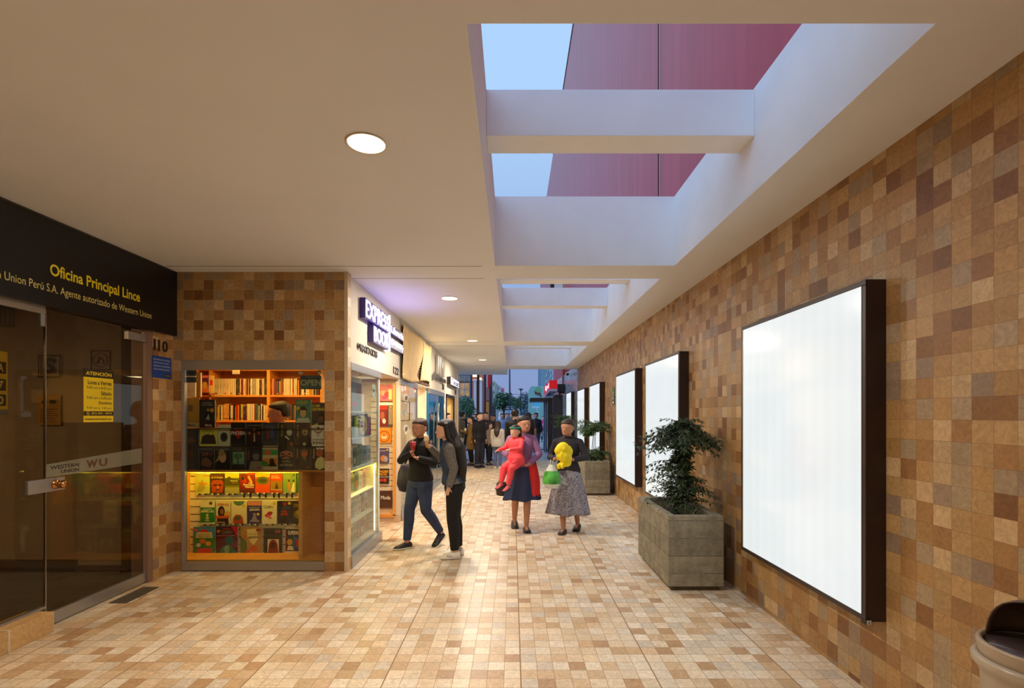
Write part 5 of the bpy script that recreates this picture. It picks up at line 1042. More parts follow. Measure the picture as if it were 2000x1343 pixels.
def person(lab, loc, yaw, H, top, bottom, shoes=(30, 28, 30), hair=('short', m_hair), skin=None, arms=None, legs=None, lean=0.0, head=(0, 0), build=1.0, vox=.012, sleeve='long', group=None, child=False, toes=(0, 0), top_len=.50, heads=1.0, hide=()):
    skin = skin or m_skin
    t = thing('person', lab, 'person', (loc[0], loc[1], loc[2] if len(loc) > 2 else 0), yaw, group)
    near = vox < .009
    def B(p):                                   # lean of the upper body about the hips
        p = Vector(p)
        if p.z > .52:
            dy, dz_ = p.y, p.z - .52; c, s = math.cos(lean), math.sin(lean)
            p = Vector((p.x, dy * c - dz_ * s, .52 + dy * s + dz_ * c))
        return p * H
    W = build
    A = {'L': ((.125, .012, .645), (.135, -.03, .50)), 'R': ((-.125, .012, .645), (-.135, -.03, .50))}
    if arms: A.update(arms)
    Lg = {'L': ((.052, -.012, .285), (.052, .014, .052)), 'R': ((-.052, -.012, .285), (-.052, .014, .052))}
    if legs: Lg.update(legs)
    hs = heads
    hc = B((head[2] if len(head) > 2 else 0, -.012, .925)); hy, hp = head[0], head[1]
    Rm = Matrix.Rotation(hy, 3, 'Z') @ Matrix.Rotation(lean * .5 + hp, 3, 'X')
    def Hd(p): return hc + Rm @ (Vector(p) * H * hs)
    # ---- body
    b = MB()
    tors = [(.47, .070, .055, 0), (.51, .088, .062, .004), (.56, .082, .058, .0), (.62, .070, .050, -.004), (.68, .078, .055, -.004), (.74, .088, .060, -.002), (.79, .090, .052, .002), (.825, .060, .036, .006), (.85, .032, .032, .006)]
    b.loft([[B((x / H, y / H + 0, z)) * 1.0 for x, y in [((W * rx * math.cos(a)) * H, (cy + W * ry * math.sin(a)) * H) for a in [2 * PI * j / 20 for j in range(20)]]] for z, rx, ry, cy in tors], skin)
    cap(b, B((0, .006, .83)), hc + Vector((0, 0, -.045 * H)), .031 * H, .029 * H)
    # head
    prof = [(-.062, .018, .020, -.030), (-.058, .032, .034, -.024), (-.046, .042, .048, -.014), (-.026, .049, .058, -.004), (0, .054, .066, .002), (.022, .055, .068, .005), (.042, .050, .062, .008), (.056, .036, .046, .010), (.064, .016, .022, .012)]
    b.loft([[Hd((rx * math.cos(a), cy + ry * math.sin(a), z)) for a in [2 * PI * j / 18 for j in range(18)]] for z, rx, ry, cy in prof], skin)
    b.loft([[Hd((x, y, z)) for x, y, z in r_] for r_ in (
        [(-.004, -.058, .012), (.004, -.058, .012), (.003, -.052, .012), (-.003, -.052, .012)],
        [(-.007, -.069, -.010), (.007, -.069, -.010), (.006, -.052, -.010), (-.006, -.052, -.010)],
        [(-.010, -.073, -.019), (.010, -.073, -.019), (.009, -.05, -.021), (-.009, -.05, -.021)],
        [(-.006, -.064, -.024), (.006, -.064, -.024), (.006, -.05, -.024), (-.006, -.05, -.024)])], skin)     # nose
    for sx_ in (-1, 1):
        cap(b, Hd((sx_ * .010, -.058, .013)), Hd((sx_ * .030, -.052, .013)), .0045 * H, .0035 * H, 8)            # brow
        b.loft([[Hd((sx_ * (.053 + .006 * k), .004 + .012 * math.cos(a) * f, -.004 + .018 * math.sin(a) * f)) for a in [2 * PI * j / 10 for j in range(10)]] for k, f in ((-1, .7), (0, 1), (1, .9))], skin)   # ear
    cap(b, Hd((-.012, -.060, -.0345)), Hd((.012, -.060, -.0345)), .0045 * H * hs, .0045 * H * hs, 8)
    cap(b, Hd((-.008, -.056, -.048)), Hd((.008, -.056, -.048)), .009 * H * hs, .009 * H * hs, 8)              # chin
    SW = .098 + .55 * (W - 1) * .1
    shl = {'L': (SW, .004, .793), 'R': (-SW, .004, .793)}
    for k in 'LR':
        sg = 1 if k == 'L' else -1; s_, e_, w_ = B(shl[k]), B(A[k][0]), B(A[k][1])
        cap(b, B((sg * .020, .008, .832)), s_, .020 * H, .026 * H); cap(b, s_, e_, .028 * H, .023 * H); cap(b, e_, w_, .023 * H, .0145 * H)
        d = (w_ - e_).normalized(); pn = A[k][2] if len(A[k]) > 2 else (-sg, -.2, 0); cu = A[k][3] if len(A[k]) > 3 else .35
        hand(b, w_, d, pn, H / 1.7, cu, -sg if (len(A[k]) > 4 and A[k][4]) else sg)
        hp_ = Vector((sg * .050, .004, .50)) * H; kn = Vector(Lg[k][0]) * H; an = Vector(Lg[k][1]) * H
        cap(b, hp_, kn, .052 * H * W, .034 * H); cap(b, kn, kn.lerp(an, .35) + Vector((0, .006 * H, 0)), .033 * H, .033 * H); cap(b, kn.lerp(an, .35) + Vector((0, .006 * H, 0)), an, .033 * H, .021 * H)
        fd = Vector((math.sin(toes[0 if k == 'L' else 1]), -math.cos(toes[0 if k == 'L' else 1]), 0))
        pit = Lg[k][2] if len(Lg[k]) > 2 else 0.0
        fv = (fd * math.cos(pit) + Vector((0, 0, -math.sin(pit)))).normalized()
        upv = Vector((0, 0, 1)) * math.cos(pit) + fd * math.sin(pit); cap(b, an - upv * .022 * H, an + fv * .075 * H - upv * .033 * H, .019 * H, .010 * H)
        # ---- shoe
        if 'shoes' not in hide:
            sh = MB(); base = an - Vector((0, 0, .047 * H)) ; up = Vector((0, 0, 1)) * math.cos(pit) + fd * math.sin(pit); sd = fv.cross(up)
            rows = [(-.040, .020, .036), (-.028, .027, .052), (.0, .029, .056), (.03, .030, .044), (.06, .032, .033), (.085, .030, .025), (.104, .018, .015)]
            rg = []
            for u, hw, ht in rows:
                c_ = base + fv * u * H
                rg.append([c_ + sd * (hw * H * x) + up * (ht * H * y * (.62 if bottom[0] == 'skirt' else .9)) for x, y in ((-1, .12), (-.98, .4), (-.75, .75), (-.35, .97), (0, 1.02), (.35, .97), (.75, .75), (.98, .4), (1, .12), (0, .12))])
            sh.loft(rg, mat(shoes, .45)); so_ = obj('shoe', sh, t)
            sl = MB(); rg = []
            for u, hw, ht in rows:
                c_ = base + fv * u * H * 1.03
                rg.append([c_ + sd * (hw * 1.08 * H * x) + up * (.0085 * H * y) for x, y in ((-1, 0), (-1, 1), (1, 1), (1, 0))])
            sl.loft(rg, mat((226, 220, 206) if sum(shoes) > 500 or len(shoes) > 3 else (40, 38, 38), .6), False); obj('sole', sl, so_)
            if near and sum(shoes) > 500:
                st = MB()
                for q in (.022, .034, .046):
                    for sg2 in (-1, 1):
                        c_ = base + fv * q * H; st.tube([c_ + sd * sg2 * .030 * H + up * .012 * H, c_ + sd * sg2 * .0265 * H + fv * .008 * H + up * .026 * H], .0022 * H, mat((120, 112, 104), .6), 5)
                obj('stripes', st, so_)
    obj('body', finish(b, vox * (.62 if near else 1), [skin], 'body', 1), t)
    # ---- face details
    for sx_ in (-1, 1):
        e_ = MB(); e_.ball(Hd((sx_ * .021, -.0520, .003)), (.0078 * H * hs, .0078 * H * hs, .0050 * H * hs), mat((176, 160, 150), .35), 10, 8); e_.ball(Hd((sx_ * .0213, -.0562, .003)), (.0042 * H * hs,) * 3, mat((34, 22, 18), .25), 8, 6); obj('eye', e_, t)
    ms = MB(); ms.loft([ring(Hd((x, -.0635, -.0345)), Rm @ Vector((1, 0, 0)), r_ * H * hs, r_ * H * hs * .6, 8) for x, r_ in ((-.014, .001), (-.007, .0028), (0, .0026), (.007, .0028), (.014, .001))], mat((150, 80, 70), .5)); obj('mouth', ms, t)
    # ---- upper garment
    if top:
        b = MB(); g = .0075 / (H / 1.6) if not child else .010; tm = top
        tr = [(top_len, .104 * W, .080 * W, .004)] + [(z, W * rx + g + .004, W * ry + g + .004, cy) for z, rx, ry, cy in [(z_, max(rx_, .096 if z_ < .53 else (.090 if z_ < .57 else 0)), max(ry_, .074 if z_ < .53 else (.068 if z_ < .57 else 0)), cy_) for z_, rx_, ry_, cy_ in tors] if z > top_len + .02 and z < .83] + [(.838, W * .048, W * .040, .006), (.852, .036, .036, .006)]
        b.loft([[B((rx * math.cos(a), cy + ry * math.sin(a), z)) for a in [2 * PI * j / 20 for j in range(20)]] for z, rx, ry, cy in tr], skin)
        for k in 'LR':
            s_, e_, w_ = B(shl[k]), B(A[k][0]), B(A[k][1])
            sg = 1 if k == 'L' else -1; cap(b, B((sg * .034, .008, .826)), s_, .022 * H, .035 * H); cap(b, s_, e_ if sleeve != 'short' else s_.lerp(e_, .6), .0355 * H, .031 * H)
            if sleeve == 'long': cap(b, e_, e_.lerp(w_, .96), .031 * H, .0235 * H, round1=False)
        fn = None; mts = tm if isinstance(tm, list) else [tm]
        if isinstance(tm, list):                # second material on the sleeves and shoulders
            def fn(c):
                q = c / H; bs_ = (B(shl['L']) / H, B(shl['R']) / H)
                return 1 if (abs(q.x) > .088 * W or any((q - z_).length < .045 for z_ in bs_) or any(_near(q, B(shl[k]) / H, B(A[k][0]) / H, B(A[k][1]) / H) for k in 'LR')) else 0
        obj('top', finish(b, vox * .85, mts, 'top', 2, fn), t)
    # ---- lower garment
    if bottom and bottom[0] == 'trousers':
        b = MB(); g = .009; wl = .57
        b.loft([[Vector((rx * math.cos(a), cy + ry * math.sin(a), z)) * H for a in [2 * PI * j / 20 for j in range(20)]] for z, rx, ry, cy in ((.465, .074 * W, .060 * W, .002), (.50, W * .092, W * .070, .006), (.53, W * .092, W * .069, .006), (wl, W * .084, W * .063, .002))], skin)
        for k in 'LR':
            sg = 1 if k == 'L' else -1; hp_ = Vector((sg * .048, .004, .50)) * H; kn = Vector(Lg[k][0]) * H; an = Vector(Lg[k][1]) * H
            lw = bottom[2] if len(bottom) > 2 else 1.0
            cap(b, hp_, kn, .059 * H * W, .0405 * H * lw); m1 = kn.lerp(an, .35) + Vector((0, .006 * H, 0)); cap(b, kn, m1, .0405 * H * lw, .039 * H * lw); cap(b, m1, m1.lerp(an, .93), .039 * H * lw, .0285 * H * lw, round1=False)
        obj('trousers', finish(b, vox * .85, [bottom[1]], 'trousers', 2), t)
    elif bottom and bottom[0] == 'skirt':
        zb = bottom[2]; fl_ = bottom[3]; b = MB(); rows = 16; n = 72; rg = []
        for i in range(rows + 1):
            v = i / rows; z = .575 + (zb - .575) * v; r0 = (.084 + .012 * min(1, v * 5) + (fl_ - .096) * v ** 1.1) * W
            rg.append([Vector(((r0 * (1 + .085 * v * math.sin(9 * a + 2 * v) + .03 * v * math.sin(17 * a))) * math.cos(a), r0 * .82 * (1 + .085 * v * math.sin(9 * a + 2 * v)) * math.sin(a) - (bottom[4] if len(bottom) > 4 else 0) * v, z + .006 * v * math.sin(5 * a))) * H for a in [2 * PI * j / n for j in range(n)]])
        b.loft(rg, bottom[1], caps=False); so_ = obj('skirt', b, t); sol = so_.modifiers.new('s', 'SOLIDIFY'); sol.thickness = .006
        b = MB(); b.loft([[Vector((W * .090 * s_ * math.cos(a), W * .069 * s_ * math.sin(a), z)) * H for a in [2 * PI * j / 24 for j in range(24)]] for z, s_ in ((.56, .98), (.565, 1.0), (.59, .98), (.595, .94))], bottom[1]); obj('waistband', b, t)
    # ---- hair
    hk, hm = hair[0], hair[1]
    b = MB()
    b.loft([[Hd((rx * math.cos(a), cy + ry * math.sin(a), z)) for a in [2 * PI * j / 18 for j in range(18)]] for z, rx, ry, cy in ((-.032, .046, .030, .040), (-.015, .054, .044, .030), (.01, .059, .056, .020), (.032, .060, .066, .012), (.05, .055, .065, .009), (.062, .046, .056, .010), (.071, .032, .040, .012), (.077, .014, .018, .012))], hm)
    if hk == 'long':
        ln = hair[2]; ofs = hair[3] if len(hair) > 3 else (0, 0); th = hair[4] if len(hair) > 4 else 1.0
        e0 = Hd((0, .03, .02)); e1 = Hd((0, .052, -.07)); e2 = B((ofs[0], .075 + ofs[1] * .5, .78)); e3 = B((ofs[0] * 1.4, .080 + ofs[1], .78 - ln * .55)); e4 = B((ofs[0] * 1.6, .070 + ofs[1], .78 - ln))
        pr = [(e0, .056, .045), (e1, .060, .036 * th ** .5), (e2, .066, .032 * th), (e3, .050, .026 * th), (e4, .020, .012 * th)]
        b.loft([ring(p, (pr[min(i + 1, 4)][0] - pr[max(i - 1, 0)][0]), a * H, c_ * H, 16, (1, 0, 0)) for i, (p, a, c_) in enumerate(pr)], hm)
        for sx_ in (-1, 1):
            cap(b, Hd((sx_ * .050, .012, .03)), Hd((sx_ * .058, .02, -.05)), .022 * H, .022 * H); cap(b, Hd((sx_ * .058, .02, -.05)), e2 + Vector((sx_ * .045 * H, -.01 * H, 0)), .022 * H, .020 * H); cap(b, e2 + Vector((sx_ * .045 * H, -.01 * H, 0)), e3 + Vector((sx_ * .025 * H, 0, 0)), .020 * H, .012 * H)
    elif hk == 'bun': b.ball(Hd((0, .062, .045)), .030 * H, hm, 14, 10)
    elif hk == 'bob':
        for sx_ in (-1, 0, 1): cap(b, Hd((sx_ * .042, .03, .02)), Hd((sx_ * .046, .035, -.055)), .030 * H, .026 * H)
    obj('hair', finish(b, vox * .8, [hm], 'hair', 4), t)
    t['_']= 0; del t['_']
    return t, B, Hd
def _near(q, a, e_, w_):
    for p0, p1, r_ in ((a, e_, .046), (e_, w_, .040)):
        d = p1 - p0; u = max(0, min(1, (q - p0).dot(d) / d.dot(d)))
        if (q - (p0 + d * u)).length < r_: return True
    return False
m_denim = mat((44, 58, 88), .8, noise=.25, nscale=18, bump=.15)
m_jeans = mat((46, 58, 92), .8, noise=.3, nscale=10, bump=.1)
m_blk = mat((20, 18, 20), .85, bump=.1, nscale=20)
m_greyk = mat((108, 104, 100), .9, noise=.6, nscale=170, bump=.3, stretch=(1, 1, .35))
m_navy = mat((40, 54, 92), .75, noise=.15, nscale=8)
m_lav = mat((150, 104, 150), .7, noise=.1, nscale=8)
m_red = mat((220, 40, 44), .7, noise=.08, nscale=8, bump=.1)
m_coral = mat((246, 74, 84), .7, noise=.08, nscale=9, bump=.15)
m_white_sh = mat((230, 224, 214), .7)

# 1 -- woman with the ice cream, facing left
p1, B1, H1 = person('woman with very long dark hair, denim vest and white sneakers, eating an ice cream', (-.655, 5.62), -PI / 2 + .10, 1.545,
    [m_denim, m_greyk], ('trousers', m_blk, 1.12), shoes=(236, 230, 218), hair=('long', m_hair, .27, (.03, -.012), 1.6), lean=.13, head=(0, .0), vox=.0075, build=1.1, top_len=.535,
    arms={'L': ((.118, .02, .65), (.120, -.035, .515), (-1, -.1, 0), .35), 'R': ((-.14, -.075, .715), (-.055, -.145, .82), (.3, -.2, 1), 1.25)},
    legs={'L': ((.05, -.008, .285), (.046, .006, .052)), 'R': ((-.055, .004, .285), (-.060, .03, .052))}, toes=(.05, -.1))
W1 = B1((-.055, -.145, .82)); ic = W1 + Vector((.012, -.028, .058))
t = thing('ice_cream_cone', 'small ice cream cone held to the mouth of the woman in the denim vest', 'ice cream', p1.matrix_basis @ ic)
b = MB(); b.cyl((0, 0, -.075), (0, 0, .005), .007, .022, mat((206, 150, 84), .8), 16); obj('cone', b, t)
b = MB(); b.lathe((0, 0, 0), [(.020, .0), (.030, .008), (.032, .022), (.026, .036), (.027, .046), (.018, .060), (.008, .072), (.001, .078)], mat((236, 214, 170), .5), 20); obj('scoop', b, t)
b = MB(); b.box(-.02, .02, 0, .0, 0, .0, m_steel)
bt = MB(); q = B1((.118, -.028, .535)); bt.lathe(q, [(.028, -.006), (.031, 0), (.028, .006)], mat((236, 226, 206), .4), 20); obj('wristband', bt, p1)

# 2 -- person with the cup
p2, B2, H2 = person('person in a black sweater and blue jeans holding a red cup with a straw', (-1.115, 6.04), -.62, 1.545,
    m_blk, ('trousers', m_jeans, 1.05), shoes=(34, 32, 36, 1), hair=('short', m_hairbr), skin=m_skin2, lean=-.02, head=(.15, .1), vox=.0075, build=1.12, top_len=.52,
    arms={'L': ((.160, -.01, .665), (.09, -.115, .700), (0, 0, 1), .6), 'R': ((-.125, -.085, .67), (.040, -.125, .742), (.1, -.5, .8), .95)},
    legs={'R': ((-.06, -.055, .29), (-.055, -.085, .050)), 'L': ((.055, .01, .29), (.10, .13, .10), .55)}, toes=(.1, -.35))
cu = p2.matrix_basis @ B2((.082, -.155, .785))
t = thing('drink_cup', 'small red cup with a pale straw held by the person in the black sweater', 'cup', cu)
b = MB(); b.lathe((0, 0, 0), [(.026, -.03), (.036, .05), (.034, .05), (.024, -.026)], mat((176, 44, 50), .4), 20); obj('cup', b, t)
b = MB(); b.lathe((0, 0, 0), [(.038, .048), (.038, .056), (.030, .060), (.001, .061)], mat((206, 90, 90), .3), 20); obj('lid', b, t)
b = MB(); b.cyl((0, 0, .055), (-.02, 0, .13), .003, .003, m_paper, 8); obj('straw', b, t)
bag = p2.matrix_basis @ B2((-.20, .06, .52))
t = thing('shoulder_bag', 'large dark purple bag hanging behind the person with the red cup', 'bag', bag)
b = MB(); b.loft([[Vector((rx * math.cos(a), ry * math.sin(a) * (1 if abs(math.sin(a)) < .9 else .96), z)) for a in [2 * PI * j / 24 for j in range(24)]] for z, rx, ry in ((-.18, .06, .05), (-.165, .11, .08), (-.08, .14, .10), (.06, .125, .085), (.15, .09, .05), (.17, .06, .02))], mat((40, 30, 44), .55, bump=.15, nscale=12)); obj('pouch', b, t)
inv = p2.matrix_basis.inverted()
b = MB(); b.tube([(-.05, 0, .15), (.06, .02, .34), Vector((.17, -.04, .45))], .010, mat((36, 26, 36), .6), 8); b.tube([(.05, 0, .15), (.12, .04, .32), Vector((.18, -.02, .45))], .010, mat((36, 26, 36), .6), 8); obj('strap', b, t)

# 3 -- mother carrying the child
p3, B3, H3 = person('woman in a lavender top and long navy skirt carrying a child on her arms', (.13, 7.0), .05, 1.575,
    m_lav, ('skirt', m_navy, .265, .150), shoes=(36, 36, 44), hair=('bun', m_hair), skin=m_skin2, head=(.35, .05, .02), vox=.0075, build=1.06,
    arms={'R': ((-.150, -.02, .67), (-.045, -.155, .60), (0, -.2, 1), .7), 'L': ((.152, -.015, .66), (.045, -.165, .585), (0, -.3, 1), .7)},
    legs={'L': ((.045, -.05, .29), (.035, -.075, .052)), 'R': ((-.055, .02, .29), (-.06, .09, .07), .28)})
p4_, B4, H4 = person('small child in coral red with a green headband, carried by the woman in lavender', (.045, 6.75, .485), -.75, .95,
    m_coral, ('trousers', m_coral, 1.25), shoes=(206, 90, 100), hair=('bob', m_hair), skin=m_skin, head=(.15, .05), heads=1.22, vox=.0075, build=1.30, child=True, top_len=.46,
    arms={'R': ((-.16, -.06, .69), (-.19, -.17, .66), (.3, 0, -1), .5), 'L': ((.15, -.07, .70), (.06, -.20, .68), (-.6, 0, -.6), .5)},
    legs={'L': ((.07, -.17, .42), (.05, -.21, .19), .3), 'R': ((-.07, -.17, .42), (-.08, -.22, .21), .3)})
b = MB(); hb = [H4((.061 * math.cos(a), .004 + .066 * math.sin(a), .030 + .022 * math.sin(a + .4) * 0 + .014)) for a in [2 * PI * j / 28 for j in range(29)]]
b.tube(hb, .010, mat((16, 140, 104), .6), 8); obj('headband', b, p4_)
b = MB(); b.loft([ring(B4((0, .03 + dy, z)), Vector((0, 0, 1)), rx * .95, ry * .95, 16) for z, rx, ry, dy in ((.78, .075, .04, .03), (.80, .10, .06, .03), (.84, .10, .06, .035), (.87, .08, .04, .04))], m_coral); obj('hood', b, p4_)
t = thing('red_blanket', 'bright red cloth hanging down from the arm of the woman in lavender', 'blanket', (.26, 6.90, .50))
b = MB(); n = 20; rg = []
for i in range(13):
    v = i / 12; rg.append([Vector(((.055 + .035 * v) * (1 + .15 * math.sin(5 * a + 3 * v)) * math.cos(a) + .03 * math.sin(v * 2.4), (.035 + .01 * v) * math.sin(a) * (1 + .2 * math.sin(3 * a)), .46 - .48 * v + .02 * math.sin(a))) for a in [2 * PI * j / n for j in range(n)]])
b.loft(rg, m_red); obj('cloth', b, t)
t = thing('handbag', 'dark handbag hanging on the left beside the navy skirt', 'bag', (-.135, 7.02, .56))
b = MB(); b.loft([[Vector((rx * math.cos(a), .05 * math.sin(a), z)) for a in [2 * PI * j / 20 for j in range(20)]] for z, rx in ((-.10, .06), (-.09, .09), (0, .10), (.08, .085), (.09, .06))], mat((44, 36, 34), .5)); obj('pouch', b, t); b = MB(); b.tube([(-.06, 0, .08), (.0, 0, .30), (.06, 0, .45), (.06, 0, .30), (.06, 0, .08)], .006, m_blackm, 6); obj('strap', b, t)

# 4 -- woman with the long patterned skirt
def patt():
    m, t_, bs = newmat('patterned_cloth'); N = t_.nodes; L = t_.links
    g = N.new('ShaderNodeTexCoord'); v = N.new('ShaderNodeTexNoise'); v.inputs['Scale'].default_value = 52; v.inputs['Distortion'].default_value = 2; v.inputs['Detail'].default_value = 2
    r_ = N.new('ShaderNodeValToRGB'); r_.color_ramp.elements[0].position = .42; r_.color_ramp.elements[1].position = .56
    r_.color_ramp.elements[0].color = lin((88, 82, 96)); r_.color_ramp.elements[1].color = lin((172, 170, 180))
    L.new(g.outputs['Object'], v.inputs['Vector']); L.new(v.outputs['Fac'], r_.inputs[0]); L.new(r_.outputs[0], bs.inputs['Base Color']); bs.inputs['Roughness'].default_value = .8
    return m
p5, B5, H5 = person('woman in a long grey patterned skirt holding a yellow bundle and a green bag', (.755, 6.84), -.30, 1.53,
    mat((36, 30, 38), .8, bump=.1), ('skirt', patt(), .165, .165), shoes=(22, 20, 22), hair=('bun', m_hairbr), skin=m_skin2, head=(-.35, .12, 0), vox=.0075, build=1.12,
    arms={'L': ((.165, -.02, .665), (.075, -.17, .655), (-.3, 0, 1), .8), 'R': ((-.160, .0, .66), (-.085, -.165, .655), (.3, 0, 1), .8)},
    legs={'R': ((-.045, -.04, .29), (-.03, -.06, .052)), 'L': ((.06, .03, .29), (.07, .09, .07), .28)})
t = thing('yellow_bundle', 'bright yellow soft bundle of lumpy folded cloth held by the woman in the long skirt', 'bundle', p5.matrix_basis @ B5((.0, -.215, .70)))
b = MB(); r = random.Random(12)
for (x, y, z, s) in ((0, 0, .08, .085), (-.05, .0, .05, .065), (.06, .01, .04, .07), (.02, -.02, -.03, .075), (.05, 0, -.10, .06), (.0, .0, -.12, .05), (-.04, -.01, -.02, .05), (.07, .0, -.05, .05)): b.ball((x, y, z), (s, s * .75, s), m_paper, 14, 10)
for k in range(26):
    a = r.uniform(0, 2 * PI); z = r.uniform(-.16, .10); q = .08 - .15 * abs(z) * .3; b.ball((q * math.cos(a) + .01, q * .7 * math.sin(a), z), (r.uniform(.018, .034), .022, r.uniform(.02, .045)), m_paper, 10, 8)
yb = finish(b, .009, [mat((244, 222, 16), .6, bump=.4, nscale=14)], 'bundle', 1); obj('cloth', yb, t)
t = thing('plastic_bag', 'green and white plastic carrier bag held by the woman in the long skirt', 'bag', p5.matrix_basis @ B5((-.105, -.19, .52)))
b = MB(); rg = []
for i in range(12):
    v = i / 11; rr = .030 + .085 * math.sin(min(1, v * 1.3) * PI / 2) * (1 if v < .85 else 1 - (v - .85) * 2)
    rg.append([Vector((rr * math.cos(a) * (1 + .12 * math.sin(4 * a + v * 5)), rr * .6 * math.sin(a) * (1 + .12 * math.sin(3 * a)), .14 - .31 * v)) for a in [2 * PI * j / 24 for j in range(24)]])
mid = mat((84, 176, 70), .4, noise=.6, bump=.5, nscale=9); wh = mat((216, 222, 214), .4, bump=.3, nscale=10)
b.loft(rg[:4], wh, caps=False); b.loft(rg[3:10], mid, caps=False); b.loft(rg[9:], wh, caps=False)
b.v += []; obj('bag', b, t)
b = MB(); b.tube([(-.02, 0, .13), (-.01, 0, .20), (.02, 0, .20), (.02, 0, .13)], .006, wh, 6); obj('handles', b, t)

# 6 -- the man in the bookshop
person('man in a red shirt inside the bookshop, seen through the front window behind the books', (-2.64, 5.80), -1.25, 1.745, m_red, ('trousers', m_blk), hair=('short', m_hair), skin=m_skin2, vox=.009, build=1.1, lean=.05, head=(.1, .1))

# background figures, each in its own clothes
def bg(lab, x, y, yaw, H_, top, bot, hair=('short', m_hair), vox=.016, **k):
    return person(lab, (x, y), yaw, H_, top, bot, hair=hair, vox=vox, group='people farther along the passage', **k)
cy = lambda px, Y: (px - 1001) * Y / F
m_olv = mat((96, 90, 76), .85); m_tan = mat((150, 112, 54), .85); m_drk = mat((34, 34, 44), .85)
bg('man in an olive grey sweater with pale trousers, back turned, by the last shop doorway', -1.74, 16.02, -2.6, 1.74, m_olv, ('trousers', m_white_sh, 1.1), build=1.2, skin=m_skin, lean=.06, head=(-.4, 0))
bg('person with dark hair leaning out of the last shop doorway', cy(876, 14.2) - .05, 14.2, 1.2, 1.66, m_drk, ('trousers', m_drk))
bg('man in a dark jacket just behind the man in the olive sweater', cy(902, 17.6), 17.7, 2.4, 1.72, m_blk, ('trousers', m_drk), build=1.15)
bg('person in a tan coat holding a white cup, beside the black-jacketed man', cy(920, 15.8), 15.8, -1.2, 1.56, m_tan, ('trousers', m_blk), build=1.1, top_len=.33, arms={'R': ((-.13, -.06, .66), (-.10, -.16, .70), (0, 0, 1), .8)})
cupx = cy(909, 15.4)
t = thing('white_cup', 'tiny white cup held by the person in the tan coat', 'cup', (cupx - .02, 15.60, 1.09)); b = MB(); b.lathe((0, 0, 0), [(.03, 0), (.042, .09), (.038, .09), (.026, .005)], m_white_sh, 14); obj('cup', b, t)
bg('man in a black jacket and dark trousers standing with his back to the tan coat', cy(936, 15.2), 15.2, .8, 1.68, m_blk, ('trousers', m_drk, 1.25), build=1.25)
bgp = bg('bearded-looking man facing the camera in a dark shirt with a pale printed letter mark', cy(948, 16.6), 16.6, .1, 1.70, mat((52, 40, 42), .8), ('trousers', m_blk, 1.1), build=1.15, skin=m_skin)
mbx = MB(); put_text(mbx, 'NY', -.07, .07, 1.20, 1.34, -.165, mat((190, 160, 150), .6), .03); obj('shirt_print', mbx, bgp[0])
bg('person in a dark navy sweater with reddish face, walking behind the printed-shirt man', cy(963, 17.6), 17.6, -.3, 1.62, m_drk, ('trousers', m_drk), build=1.15, skin=m_skin2)
bg('short person in a pale grey-beige jacket with dark hair and blue jeans, mid passage', cy(972, 14.9), 14.9, 2.9, 1.42, mat((186, 178, 168), .85), ('trousers', mat((92, 100, 140), .8)), hair=('long', m_hairbr, .12), build=1.3, shoes=(210, 204, 190), top_len=.46)
bg('second short person in a beige hooded jacket and dark leggings beside the pale grey jacket', cy(955, 15.9), 15.95, 1.4, 1.36, mat((150, 124, 106), .85), ('trousers', m_blk), hair=('long', m_hairbr, .12), build=1.2)
bg('man in a light blue shirt far down the passage', cy(980, 22.5), 22.5, 0, 1.68, mat((140, 162, 196), .8), ('trousers', m_drk), build=1.2, vox=.02)
bg('man in a grey shirt beside the light blue shirt, far down the passage', cy(990, 25), 25, .3, 1.70, mat((110, 124, 144), .8), ('trousers', m_drk), vox=.02)
bg('tall man in black with dark hair right behind the child, far side', cy(1006, 13.0), 13.0, PI, 1.74, m_blk, ('trousers', m_drk), build=1.2)
bg('woman with long brown hair and a tan shoulder bag, her back turned', cy(1031, 18.6), 18.6, PI, 1.70, mat((58, 40, 34), .8), ('trousers', m_drk), hair=('long', m_hairbr, .28), build=1.25)
t = thing('tan_shoulder_bag', 'tan shoulder bag at the right hip of the woman with long brown hair', 'bag', (cy(1044, 18.5) + .02, 18.45, .98)); b = MB(); b.loft([[Vector((.05 * s_ * math.cos(a), .12 * s_ * math.sin(a), z)) for a in [2 * PI * j / 16 for j in range(16)]] for z, s_ in ((-.16, .7), (-.14, 1), (.1, .9), (.14, .5))], mat((150, 108, 70), .6)); obj('pouch', b, t); b = MB(); b.tube([(0, -.08, .1), (-.04, 0, .45), (0, .08, .1)], .01, mat((130, 90, 60), .6), 6); obj('strap', b, t)
bg('man in a dark shirt far right of the passage, walking towards the camera', cy(1047, 21.5), 21.5, 0, 1.70, m_drk, ('trousers', mat((60, 66, 84), .8)), skin=m_skin2, build=1.15, vox=.02)
bg('small figure in a bright pink jacket beyond the gumball machine', cy(1061, 30), 30, 0, 1.55, mat((206, 50, 120), .8), ('trousers', m_drk), vox=.024)
bg('figure with a red top in the far crowd', cy(1037, 27), 27, .4, 1.66, mat((170, 44, 56), .8), ('trousers', m_drk), vox=.024)
bg('figure in a grey hoodie deep in the far crowd', cy(998, 31), 31, .2, 1.72, mat((90, 92, 104), .8), ('trousers', m_drk), vox=.024)
bg('dark figure at the far left of the street crowd beside the planted tree', cy(926, 22), 22, .2, 1.66, m_blk, ('trousers', m_drk), vox=.024)
# ============================================================ passage end and the street beyond
def P(px, py, Y): return ((px - 1001) * Y / F, Y, EYE - (py - 811) * Y / F)
